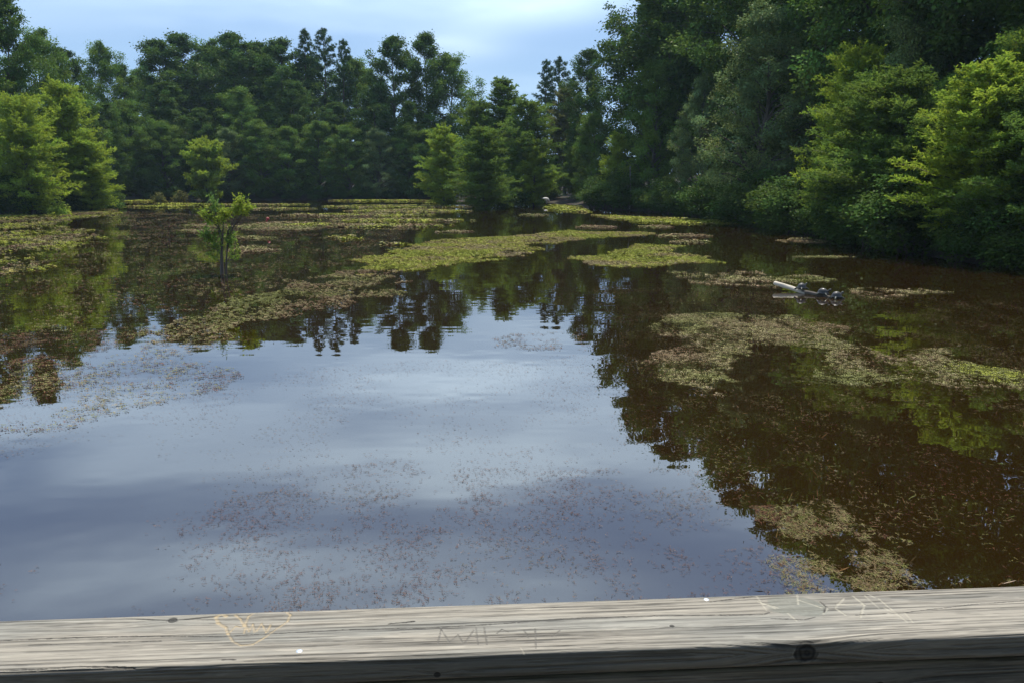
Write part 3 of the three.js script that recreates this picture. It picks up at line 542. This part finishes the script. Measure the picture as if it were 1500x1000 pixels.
// ---------------------------------------------------------------- floating weed
function tuftGeometry(seed, n, L, W, lift, spread) {
  const R = rng(seed), lv = new Leaves(), d = V(0, 0, 0), up = V(0, 0, 0);
  for (let k = 0; k < n; k++) {
    const a = R() * 6.283, r = spread * Math.sqrt(R()); up.copy(unitDir(R)).multiplyScalar(0.45); up.y = 1; up.normalize();
    d.copy(unitDir(R)); d.y *= 0.3; d.addScaledVector(up, -d.dot(up)).normalize(); const s = 0.6 + 0.8 * R();
    lv.leaf(Math.cos(a) * r, lift * R(), Math.sin(a) * r, d, up, L * s, W * s, toneOf(R, 0.4, 0.12));
  }
  const g = lv.build(); g.deleteAttribute('color'); return g;
}
const tufts = { pad: tuftGeometry(1, 8, 0.7, 0.26, 0.18, 0.75), thread: tuftGeometry(2, 9, 1.0, 0.06, 0.22, 0.7), bits: tuftGeometry(3, 6, 0.6, 0.13, 0.15, 0.9) };
const weedMat = new THREE.MeshPhysicalMaterial({ color: 0xffffff, roughness: 0.8, side: THREE.DoubleSide, clearcoat: 0.05, clearcoatRoughness: 0.2, specularIntensity: 0.2 });
const inside = (poly, x, z) => { let c = false; for (let i = 0, j = poly.length - 1; i < poly.length; j = i++) { const [ax, az] = poly[i], [bx, bz] = poly[j]; if ((az > z) !== (bz > z) && x < ax + (z - az) / (bz - az) * (bx - ax)) c = !c; } return c; };
let mats = 0;
function weed(name, label, shapes, o) {                    // shapes: outlines on the water, given by pixels
  const R = rng(5000 + mats++), list = [], { per = 60, size = 0.1, hole = 0.3, grain = 1.2, edge = 0.5, colors, tuft = 'pad', level = 0.004, group, maxTilt = 0, soft = 0.25 } = o, [cx, cy] = [grain, grain * 0.6];
  for (const px of shapes) {
    const poly = px.map(([u, v]) => onLevel(u, v)), xs = poly.map((p) => p[0]), zs = poly.map((p) => p[1]), x0 = Math.min(...xs) - edge, x1 = Math.max(...xs) + edge, z0 = Math.min(...zs) - edge, z1 = Math.max(...zs) + edge;
    const tries = Math.round((x1 - x0) * (z1 - z0) * per);
    for (let k = 0; k < tries; k++) {
      const x = lerp(x0, x1, R()), z = lerp(z0, z1, R());
      if (!inside(poly, x + (fbm(x * 1.1, z * 0.8, 71, 4) - 0.5) * 4 * edge, z + (fbm(x * 0.8 + 40, z * 1.1, 72, 4) - 0.5) * 4 * edge)) continue;
      const n = fbm(x * cx + 5, z * cy + 5, 73, 4);
      if (n < hole + (R() - 0.5) * soft || shoreDistance(x, z) > -0.1) continue;
      const q = fbm(x * 0.8 + 80, z * 0.8 + 80, 74, 3) + (R() - 0.5) * 0.35, c = colors[clamp(Math.floor(clamp(q * 1.6 - 0.3, 0, 0.999) * colors.length), 0, colors.length - 1)], t = 0.65 + 0.7 * R();
      list.push([x, z, size * (0.55 + 0.9 * R()), c, t, R() * 6.283]);
    }
  }
  const m = new THREE.InstancedMesh(tufts[tuft], weedMat, list.length), mm = new THREE.Matrix4(), qq = new THREE.Quaternion(), col = new THREE.Color();
  list.forEach(([x, z, s, c, t, a], i) => {
    qq.setFromEuler(new THREE.Euler((R() - 0.5) * maxTilt, a, (R() - 0.5) * maxTilt));
    mm.compose(V(x, typeof level === 'function' ? level(R) : level, z), qq, V(s, s, s)); m.setMatrixAt(i, mm); m.setColorAt(i, col.setRGB(c[0] * t, c[1] * t, c[2] * t));
  });
  add(m, name); tag(m, label, 'weed', group, 'stuff'); return list.length;
}
const GREEN = [[0.23, 0.195, 0.05], [0.22, 0.235, 0.028], [0.24, 0.26, 0.028], [0.18, 0.20, 0.022]], PALE = [[0.15, 0.10, 0.05], [0.19, 0.15, 0.072], [0.17, 0.152, 0.055], [0.13, 0.135, 0.036]], BROWN = [[0.10, 0.040, 0.022], [0.07, 0.034, 0.018], [0.12, 0.06, 0.028], [0.08, 0.062, 0.024]];
const band = (u0, u1, v, h, skew = 0) => [[u0, v + skew], [lerp(u0, u1, 0.25), v - h * 0.45 + skew * 0.5], [lerp(u0, u1, 0.6), v - h * 0.5], [u1, v - skew * 0.3], [lerp(u0, u1, 0.7), v + h * 0.5], [lerp(u0, u1, 0.3), v + h * 0.5 + skew * 0.5]];
const blob = (u, v, ru, rv) => Array.from({ length: 14 }, (_, k) => [u + ru * Math.cos(k * 0.4488), v + rv * Math.sin(k * 0.4488)]);
let count = 0;
count += weed('algae_mat', 'long bright green mat curving across the middle of the pond', [[[515, 381], [560, 372], [600, 362], [650, 350], [700, 347], [760, 345], [840, 338], [945, 340], [942, 345], [860, 350], [775, 358], [755, 372], [730, 378], [690, 385], [640, 389], [600, 394], [570, 402], [535, 398], [540, 388]]], { per: 330, size: 0.06, hole: 0.39, soft: 0.4, grain: 1.8, edge: 0.55, colors: [PALE[1], GREEN[0], GREEN[1], GREEN[3]] });
count += weed('algae_mat', 'broken pale mat trailing from the long green mat to the open water', [[[500, 398], [575, 400], [565, 428], [505, 448], [430, 463], [350, 470], [310, 496], [240, 502], [250, 478], [330, 438], [420, 418]]], { per: 300, size: 0.045, hole: 0.5, soft: 0.36, grain: 2, edge: 0.6, colors: PALE });
count += weed('algae_mat', 'oval green mat towards the turtle log', [[[850, 377], [890, 371], [930, 358], [990, 361], [1000, 371], [1062, 376], [1050, 384], [980, 390], [900, 393], [865, 387]]], { per: 360, size: 0.055, hole: 0.40, soft: 0.4, grain: 2, edge: 0.4, colors: [PALE[1], GREEN[0], GREEN[1], GREEN[3]] });
count += weed('algae_mat', 'narrow green mat along the foot of the right bank', [[[865, 315], [960, 319], [1060, 323], [1076, 328], [1000, 329], [930, 325]]], { per: 60, size: 0.16, hole: 0.2, edge: 0.3, colors: GREEN });
count += weed('algae_mat', 'small pale rafts between the oval mat and the right bank', [band(850, 905, 333, 4), band(935, 992, 333, 4), band(960, 1045, 346, 5), band(985, 1040, 355, 5), band(760, 805, 315.5, 2.4)], { per: 80, size: 0.13, hole: 0.28, edge: 0.2, colors: PALE });
count += weed('algae_mat', 'stacked thin pale rafts before the bare earth bank', [band(470, 690, 303, 4), band(500, 690, 309.5, 5), band(400, 640, 316, 4.5), band(470, 690, 323.5, 5), band(420, 590, 331, 5), band(500, 690, 332, 4), band(480, 540, 349, 5), band(560, 595, 358, 4), band(240, 470, 300, 1.6), band(330, 470, 306, 2)], { per: 42, size: 0.19, hole: 0.33, edge: 0.55, grain: 0.5, colors: PALE.concat(GREEN) });
count += weed('algae_mat', 'yellow-green strip of weed round the white bird', [[[770, 299], [850, 303], [868, 311], [820, 310], [800, 304]], band(620, 775, 298, 1.4)], { per: 35, size: 0.24, hole: 0.2, edge: 0.4, colors: GREEN });
count += weed('algae_mat', 'thin yellow-green strips under the far dark wood', [band(168, 232, 295, 2), band(225, 300, 300, 2.4), band(480, 640, 294.5, 1.6), band(180, 300, 303, 2)], { per: 30, size: 0.26, hole: 0.2, edge: 0.5, colors: GREEN });
count += weed('algae_mat', 'pale rafts round the sapling and the red marker', [band(255, 345, 331, 4), band(262, 330, 339, 4), band(338, 500, 331, 12, 2), band(335, 405, 366, 8), band(325, 400, 349, 4), band(640, 690, 340, 3)], { per: 90, size: 0.12, hole: 0.28, edge: 0.25, colors: PALE });
count += weed('algae_mat', 'wide thin pale mat below the bright cypresses', [[[-60, 318], [60, 312], [165, 307], [175, 314], [110, 322], [40, 332], [-60, 334]], [[-60, 336], [60, 326], [130, 338], [140, 352], [60, 372], [40, 400], [-60, 404]]], { per: 50, size: 0.10, hole: 0.47, edge: 0.6, grain: 0.9, soft: 0.35, colors: PALE.concat(GREEN) });
count += weed('algae_mat', 'brownish mat at the edge of the cypress reflection', [[[-60, 496], [60, 490], [128, 494], [135, 510], [90, 545], [50, 580], [-60, 610]]], { per: 900, size: 0.028, hole: 0.5, grain: 3, soft: 0.4, edge: 0.3, colors: PALE.concat(BROWN), tuft: 'bits' });
count += weed('algae_mat', 'ragged weed scattered where the sky reflection begins', [[[120, 485], [330, 478], [350, 500], [300, 520], [150, 512]], [[60, 515], [330, 520], [340, 560], [240, 585], [100, 610], [0, 640], [20, 590]]], { per: 620, size: 0.026, hole: 0.58, grain: 2.8, soft: 0.4, edge: 0.35, colors: PALE.concat(BROWN), tuft: 'bits' });
count += weed('algae_mat', 'pale weed raft beside the turtle log', [band(1235, 1382, 429, 17, 3), band(1120, 1215, 408, 8), band(1140, 1215, 353, 8), band(1165, 1260, 377, 4)], { per: 320, size: 0.048, hole: 0.48, grain: 3, soft: 0.3, edge: 0.3, colors: PALE, tuft: 'bits' });
count += weed('algae_mat', 'thin weed between the oval mat and the turtle log', [[[985, 398], [1090, 398], [1175, 415], [1130, 422], [1010, 416]]], { per: 260, size: 0.055, hole: 0.5, grain: 2, edge: 0.3, colors: PALE, tuft: 'bits' });
count += weed('algae_mat', 'large straw-coloured weed mat below the turtle log', [[[930, 478], [1050, 458], [1160, 464], [1235, 482], [1225, 505], [1120, 512], [1090, 540], [1060, 572], [1000, 565], [930, 530], [990, 505]]], { per: 1250, size: 0.028, hole: 0.52, grain: 3.4, soft: 0.34, edge: 0.3, colors: PALE, tuft: 'bits' });
count += weed('algae_mat', 'straw-coloured weed mat between the two larger ones', [[[1185, 512], [1250, 496], [1330, 525], [1320, 555], [1255, 565], [1195, 545]]], { per: 1350, size: 0.027, hole: 0.5, grain: 3.4, soft: 0.34, edge: 0.25, colors: PALE, tuft: 'bits' });
count += weed('algae_mat', 'straw-coloured weed mat farthest out from the turtle log', [[[1335, 520], [1400, 512], [1440, 530], [1490, 550], [1480, 572], [1400, 572], [1345, 560]]], { per: 1350, size: 0.027, hole: 0.46, grain: 3.4, soft: 0.34, edge: 0.2, colors: PALE.concat([GREEN[1]]), tuft: 'bits' });
count += weed('submerged_weed', 'olive brown weed lying under the straw-coloured mats', [[[930, 478], [1050, 458], [1160, 464], [1235, 482], [1225, 505], [1120, 512], [1090, 540], [1060, 572], [1000, 565], [930, 530], [990, 505]], [[1185, 512], [1250, 496], [1330, 525], [1320, 555], [1255, 565], [1195, 545]], [[1335, 520], [1400, 512], [1440, 530], [1490, 550], [1480, 572], [1400, 572], [1345, 560]]], { per: 900, size: 0.04, hole: 0.38, grain: 2.4, soft: 0.4, edge: 0.5, colors: [[0.12, 0.075, 0.03], [0.13, 0.09, 0.04], [0.10, 0.09, 0.03], [0.09, 0.095, 0.025]], tuft: 'thread', level: (R) => -0.004 - 0.03 * R() });
count += weed('algae_mat', 'reddish weed streak afloat in the reflected sky gap', [[[705, 492], [780, 486], [860, 490], [858, 512], [760, 516], [708, 510]]], { per: 500, size: 0.022, hole: 0.52, grain: 3.5, soft: 0.4, edge: 0.2, colors: BROWN, tuft: 'bits' });
count += weed('floating_weed', 'dense pale brown weed floating against the railing', [[[1095, 745], [1180, 735], [1330, 790], [1360, 830], [1330, 900], [1130, 900], [1085, 820]]], { per: 5200, size: 0.015, hole: 0.54, grain: 6, soft: 0.34, edge: 0.15, colors: PALE.concat(BROWN), tuft: 'thread' });
count += weed('floating_weed', 'loose reddish brown weed scraps over the reflected sky', [[[240, 760], [480, 690], [800, 680], [1060, 690], [1110, 760], [1120, 930], [240, 940]]], { per: 1700, size: 0.012, hole: 0.66, grain: 4.6, soft: 0.62, edge: 0.2, colors: BROWN, tuft: 'thread', maxTilt: 0.3 });
count += weed('floating_weed', 'sparse dark specks adrift all over the near water', [[[-80, 560], [300, 540], [860, 520], [1120, 700], [1120, 940], [-80, 960]]], { per: 320, size: 0.010, hole: 0.48, grain: 1.5, edge: 0.2, colors: BROWN, tuft: 'bits' });
count += weed('floating_weed', 'thin weed film scattered over the dark right water', [[[880, 420], [1500, 440], [1600, 900], [1130, 900], [1050, 700], [900, 560]]], { per: 500, size: 0.012, hole: 0.56, grain: 2.6, soft: 0.4, edge: 0.3, colors: PALE.concat(BROWN), tuft: 'thread' });
count += weed('submerged_weed', 'brown and olive weed growing just under the right water', [[[860, 430], [1600, 430], [1650, 920], [1050, 920], [1000, 700]]], { per: 900, size: 0.055, hole: 0.36, grain: 1.3, edge: 0.3, colors: [[0.075, 0.038, 0.010], [0.065, 0.042, 0.010], [0.05, 0.052, 0.010], [0.04, 0.055, 0.010]], tuft: 'thread', level: (R) => -0.03 - 0.16 * R(), maxTilt: 1.2 });
count += weed('floating_weed', 'thin scum of weed over the dark water round the sapling', [[[160, 310], [640, 320], [560, 370], [330, 440], [200, 480], [-40, 500], [-40, 410], [150, 350]]], { per: 80, size: 0.034, hole: 0.54, grain: 1.5, soft: 0.4, edge: 0.5, colors: PALE.concat(BROWN), tuft: 'bits' });
console.log('weed tufts', count);

// ---------------------------------------------------------------- the wooden railing in front
{
  const LEVEL = EYE - 0.645, WIDTH = 0.138, THICK = 0.038, LEN = 2.44, TURN = 0.067, CX = 0.03, CZ = -1.10;
  const e1 = [Math.cos(TURN), -Math.sin(TURN)], e2 = [Math.sin(TURN), Math.cos(TURN)];
  const rail = new THREE.Group(); rail.position.set(CX, 0, CZ); rail.rotation.y = TURN;
  const onPlank = (u, v) => { const [x, z] = onLevel(u, v, LEVEL), dx = x - CX, dz = z - CZ; return [dx * e1[0] + dz * e1[1], dx * e2[0] + dz * e2[1]]; };
  const onFace = (u, v) => { const d = ray(u, v), nx = e2[0], nz = e2[1], t = ((CX * nx + CZ * nz) + WIDTH / 2) / (d[0] * nx + d[2] * nz), x = d[0] * t - CX, z = d[2] * t - CZ; return [x * e1[0] + z * e1[1], WIDTH / 2 + (LEVEL - (EYE + d[1] * t))]; };
  const AROUND = 2 * (WIDTH + THICK), TW = 2048, TH = 320;
  function timber(seed, marks) {                           // weathered grain: colour and relief round the whole plank
    const h = new Float32Array(TW * TH), col = new Float32Array(TW * TH * 3), R = rng(seed);
    const knots = marks?.knots ?? [[-0.6 + R() * 0.3, 0.02, 0.012], [0.5, -0.03, 0.01]];
    for (let j = 0; j < TH; j++) for (let i = 0; i < TW; i++) {
      const s = ((i + 0.5) / TW - 0.5) * LEN, a = (j + 0.5) / TH * AROUND - WIDTH / 2; let bend = 0, knot = 0;
      for (const [ks, ka, kr] of knots) { const dx = (s - ks) / (kr * 3.2), dy = (a - ka) / kr, q = dx * dx + dy * dy; bend += Math.sign(a - ka) * kr * 0.9 * Math.exp(-q * 0.35); const c = Math.hypot(s - ks, (a - ka) * 1.05) / kr; knot = Math.max(knot, 1 - smooth(0.72, 1.05, c + 0.55 * (fbm(s * 90, a * 90, 3, 3) - 0.5))); }
      const y = a + bend + 0.004 * Math.sin(s * 1.7 + seed) + 0.006 * (fbm(s * 1.2, a * 6, seed, 2) - 0.5);
      const ring = fbm(s * 0.9 + 3, y * 170, seed + 1, 3), fine = fbm(s * 6, y * 380, seed + 2, 4), blot = fbm(s * 3.2 + 9, a * 22, seed + 3, 4), fleck = fbm(s * 26, y * 300, seed + 4, 3);
      const dark = smooth(0.5, 0.72, ring) * 0.5 + smooth(0.52, 0.72, fine) * 0.55 + 0.35 * smooth(0.6, 0.75, fleck), grey = smooth(0.42, 0.66, blot), light = smooth(0.4, 0.22, fleck);
      const k = j * TW + i, f = ((0.84 + 0.5 * (0.5 - fine)) * (1 - 0.6 * dark) * (1 - 0.8 * knot) + 0.22 * light * (1 - knot)) * (0.85 + 0.3 * blot);
      col[k * 3] = lerp(0.275, 0.208, grey) * f; col[k * 3 + 1] = lerp(0.248, 0.198, grey) * f; col[k * 3 + 2] = lerp(0.203, 0.170, grey) * f;
      h[k] = 0.62 + 0.3 * (0.5 - fine) - 0.4 * dark - 0.2 * knot;
      if (knot > 0) for (const [ks, ka, kr] of knots) { const q = Math.hypot(s - ks, a - ka) / kr; if (q < 1.3) { const c = 0.5 + 0.5 * Math.sin(q * 16 + 3 * noise(s * 150, a * 150, 6)); for (let e = 0; e < 3; e++) col[k * 3 + e] *= 0.75 + 0.9 * c; h[k] += 0.15 * c; } }
    }
    const line = (p, q, r, c, dh, rag = 0.5) => {          // one scratch, cut or crack
      const [s0, a0] = p, [s1, a1] = q, i0 = Math.floor(((Math.min(s0, s1) - r * 2) / LEN + 0.5) * TW), i1 = Math.ceil(((Math.max(s0, s1) + r * 2) / LEN + 0.5) * TW), j0 = Math.floor((Math.min(a0, a1) - r * 2 + WIDTH / 2) / AROUND * TH), j1 = Math.ceil((Math.max(a0, a1) + r * 2 + WIDTH / 2) / AROUND * TH);
      const dx = s1 - s0, dy = a1 - a0, L = dx * dx + dy * dy + 1e-9;
      for (let j = Math.max(0, j0); j <= Math.min(TH - 1, j1); j++) for (let i = Math.max(0, i0); i <= Math.min(TW - 1, i1); i++) {
        const s = ((i + 0.5) / TW - 0.5) * LEN, a = (j + 0.5) / TH * AROUND - WIDTH / 2, t = clamp(((s - s0) * dx + (a - a0) * dy) / L);
        const d = Math.hypot(s - s0 - dx * t, a - a0 - dy * t) / r + rag * 1.6 * (fbm(s * 260, a * 420, 9, 2) - 0.5), m = (1 - smooth(0.5, 1.2, d)) * (0.45 + 0.75 * noise(s * 130, a * 260, 12)), k = j * TW + i;
        if (m > 0) { for (let e = 0; e < 3; e++) col[k * 3 + e] = lerp(col[k * 3 + e], c[e], m * (c[3] ?? 1)); h[k] += dh * m; }
      }
    };
    marks?.draw(line, col, h);
    const srgb = (x) => x <= 0.0031308 ? x * 12.92 : 1.055 * Math.pow(x, 1 / 2.4) - 0.055;
    const map = dataMap(TW, TH, (i, j, c) => { const k = (j * TW + i) * 3; c[0] = srgb(clamp(col[k])); c[1] = srgb(clamp(col[k + 1])); c[2] = srgb(clamp(col[k + 2])); }, true);
    const bump = dataMap(TW, TH, (i, j, c) => { c[0] = c[1] = c[2] = h[j * TW + i]; });
    return new THREE.MeshStandardMaterial({ map, bumpMap: bump, bumpScale: 0.0035, roughness: 0.92 });
  }
  function board(seed, width, thick, len, topLevel) {      // a sawn board with worn round edges, its outline running round the section
    const R0 = 0.007, prof = [], n = 5, P = [], U = [], I = [], segs = 240;
    const corner = (cx, cy, a0) => { for (let k = 0; k <= n; k++) { const a = a0 - k / n * Math.PI / 2; prof.push([cx + R0 * Math.cos(a), cy + R0 * Math.sin(a)]); } };
    const hw = width / 2 - R0, ht = thick / 2 - R0;
    prof.push([-hw, thick / 2]); for (let k = 1; k < 10; k++) prof.push([lerp(-hw, hw, k / 10), thick / 2]);
    corner(hw, ht, Math.PI / 2); corner(hw, -ht, 0); corner(-hw, -ht, -Math.PI / 2); corner(-hw, ht, Math.PI);
    const arc = [0]; for (let k = 1; k < prof.length; k++) arc.push(arc[k - 1] + Math.hypot(prof[k][0] - prof[k - 1][0], prof[k][1] - prof[k - 1][1]));
    const full = arc[arc.length - 1];
    for (let i = 0; i <= segs; i++) for (let k = 0; k < prof.length; k++) {
      const s = (i / segs - 0.5) * len, w = (fbm(s * 9 + seed, arc[k] * 40, seed, 3) - 0.5) * 0.0035, cup = -0.0015 * (1 - Math.pow(prof[k][0] / (width / 2), 2));
      P.push(s, topLevel - thick / 2 + prof[k][1] * (1 + w * 8) + cup, prof[k][0] * (1 + w * 2.5)); U.push(i / segs, (arc[k] / full * (1 - R0 / AROUND) + R0 / AROUND));
    }
    const w = prof.length;
    for (let i = 0; i < segs; i++) for (let k = 0; k < w - 1; k++) { const a = i * w + k, b = a + w; I.push(a, a + 1, b, b, a + 1, b + 1); }
    for (const [i, flip] of [[0, 1], [segs, 0]]) for (let k = 1; k < w - 2; k++) { const a = i * w; flip ? I.push(a, a + k + 1, a + k) : I.push(a, a + k, a + k + 1); }
    const g = new THREE.BufferGeometry(); g.setAttribute('position', new THREE.Float32BufferAttribute(P, 3)); g.setAttribute('uv', new THREE.Float32BufferAttribute(U, 2)); g.setIndex(I); g.computeVertexNormals(); return g;
  }
  const CUT = [0.36, 0.27, 0.15, 0.52], PALEC = [0.36, 0.33, 0.26, 0.5], DARK = [0.05, 0.045, 0.038], GREY = [0.125, 0.130, 0.108];
  const marks = {
    knots: [[...onPlank(252, 908), 0.009], [...onFace(1182, 955), 0.018], [...onFace(640, 987), 0.006], [...onPlank(985, 916), 0.004], [0.95, 0.01, 0.012], [-0.95, 0.02, 0.01]],
    draw(line, col, h) {
      const path = (pts, r, c, dh, rag, f = onPlank) => { for (let k = 0; k < pts.length - 1; k++) line(f(...pts[k]), f(...pts[k + 1]), r, c, dh, rag); };
      // the dark worn hollow at the right and its scratches
      { const [s0, a0] = onPlank(1167, 887); for (let j = 0; j < TH; j++) for (let i = 0; i < TW; i++) { const s = ((i + 0.5) / TW - 0.5) * LEN, a = (j + 0.5) / TH * AROUND - WIDTH / 2, d = Math.hypot((s - s0) / 0.05, (a - a0 - (s - s0) * 0.12) / 0.032) + 0.35 * (fbm(s * 60, a * 60, 4, 3) - 0.5), m = 1 - smooth(0.8, 1.0, d), k = j * TW + i; if (m > 0) { for (let e = 0; e < 3; e++) col[k * 3 + e] = lerp(col[k * 3 + e], GREY[e] * (0.85 + 0.3 * noise(s * 300, a * 300, 8)), m * 0.62); h[k] -= 0.25 * m; } } }
      for (const p of [[[1107, 870], [1123, 892]], [[1111, 880], [1136, 890]], [[1120, 883], [1140, 889]], [[1168, 870], [1170, 884]], [[1155, 897], [1168, 908]], [[1171, 878], [1205, 889]], [[1200, 880], [1213, 890], [1207, 898]], [[1225, 890], [1240, 900]], [[1237, 876], [1225, 888]], [[1250, 872], [1267, 885], [1262, 903]], [[1228, 884], [1268, 885]], [[1268, 872], [1288, 889]], [[1282, 874], [1273, 870]], [[1288, 876], [1330, 910]], [[1296, 889], [1315, 899]], [[1326, 896], [1338, 910]]]) path(p, 0.0022, PALEC, -0.3);
      // the carved heart with its letters
      path([[357, 916], [364, 902], [378, 894], [398, 892], [416, 893], [425, 900], [421, 909], [402, 922], [385, 934], [370, 943], [352, 945], [340, 938], [333, 927], [330, 918]], 0.0024, CUT, -0.5);
      path([[357, 916], [352, 906], [344, 900]], 0.0022, CUT, -0.4); path([[330, 918], [319, 912], [316, 903], [325, 898], [331, 902]], 0.0032, CUT, -0.3);
      path([[334, 927], [345, 916], [353, 918]], 0.0018, CUT, -0.3); path([[357, 926], [360, 914], [364, 924], [370, 913], [372, 925]], 0.0018, CUT, -0.4); path([[375, 924], [383, 912]], 0.0017, CUT, -0.3); path([[384, 914], [389, 925], [396, 914], [392, 924]], 0.0017, CUT, -0.3);
      // the scratched dark capitals
      for (const p of [[[641, 942], [646, 921], [658, 940], [671, 929], [677, 940]], [[680, 942], [694, 922]], [[697, 918], [700, 944]], [[709, 918], [713, 944]], [[697, 933], [713, 932]], [[728, 927], [735, 921], [745, 925]], [[742, 938], [755, 936]], [[768, 923], [774, 934]], [[784, 920], [785, 950]], [[809, 932], [820, 923]]]) path(p, 0.0012, [0.09, 0.082, 0.07, 0.75], -0.4);
      path([[763, 949], [769, 957]], 0.0014, PALEC, -0.2);
      // long drying cracks
      path([[-60, 942], [0, 937], [110, 933], [200, 931], [330, 931], [420, 926], [520, 921], [600, 920], [700, 915], [830, 905], [960, 901], [1120, 899], [1128, 896]], 0.0011, DARK, -0.9, 0.9);
      path([[40, 944], [150, 940], [235, 938]], 0.0008, DARK, -0.7, 0.9); path([[-30, 983], [60, 981], [110, 977], [195, 978]], 0.0014, DARK, -0.9, 0.9); path([[570, 913], [590, 911], [606, 909]], 0.0016, DARK, -0.9, 0.9);
      path([[1255, 900], [1330, 896], [1420, 885], [1520, 877]], 0.0008, DARK, -0.7, 0.9); path([[1040, 881], [1100, 874], [1118, 870]], 0.0008, DARK, -0.6, 0.9);
      path([[1202, 881], [1211, 888], [1208, 896]], 0.0016, DARK, -0.9, 0.9); path([[1130, 905], [1180, 907], [1195, 903]], 0.001, DARK, -0.7, 0.9); path([[325, 967], [343, 967]], 0.0018, DARK, -0.8, 0.8);
    },
  };
  const main = timber(17, marks), plain = timber(29, null);
  part('cap_board', board(1, WIDTH, THICK, LEN, LEVEL), main, rail);
  for (const s of [-1, 1]) { const b = part('cap_board', board(2 + s, WIDTH, THICK, LEN, LEVEL), plain, rail); b.position.x = s * (LEN + 0.004); }
  for (const s of [-1, 0, 1]) {                            // the upright board under the cap
    const g = board(6 + s, WIDTH, THICK, LEN, 0); g.rotateX(Math.PI / 2); const b = part('side_board', g, plain, rail); b.position.set(s * (LEN + 0.004), LEVEL - THICK - 0.003 - WIDTH / 2, WIDTH / 2 - 0.006);
  }
  for (const x of [-2.6, -1.22, 1.22, 2.6]) { const g = new THREE.BoxGeometry(0.088, LEVEL - THICK - 0.002 + 0.9, 0.088); const p = part('post', g, plain, rail); p.position.set(x, (LEVEL - THICK - 0.002 - 0.9) / 2, 0.06 - 0.088); }
  const nailMat = new THREE.MeshStandardMaterial({ color: lin(0.62, 0.64, 0.66), roughness: 0.35, metalness: 0.7 });
  for (const [u, v, r] of [[438, 952.5, 0.0048], [1035, 877, 0.0048]]) { const [s, a] = onPlank(u, v), g = new THREE.SphereGeometry(r, 14, 8, 0, Math.PI * 2, 0, Math.PI / 2); g.scale(1, 0.35, 1); const n = part('nail_head', g, nailMat, rail); n.position.set(s, LEVEL - 0.0012, a); }
  add(rail, 'wooden_railing'); tag(rail, 'weathered grey wooden railing with carved marks in front of the pond', 'railing');
}
renderer.render(scene, camera);
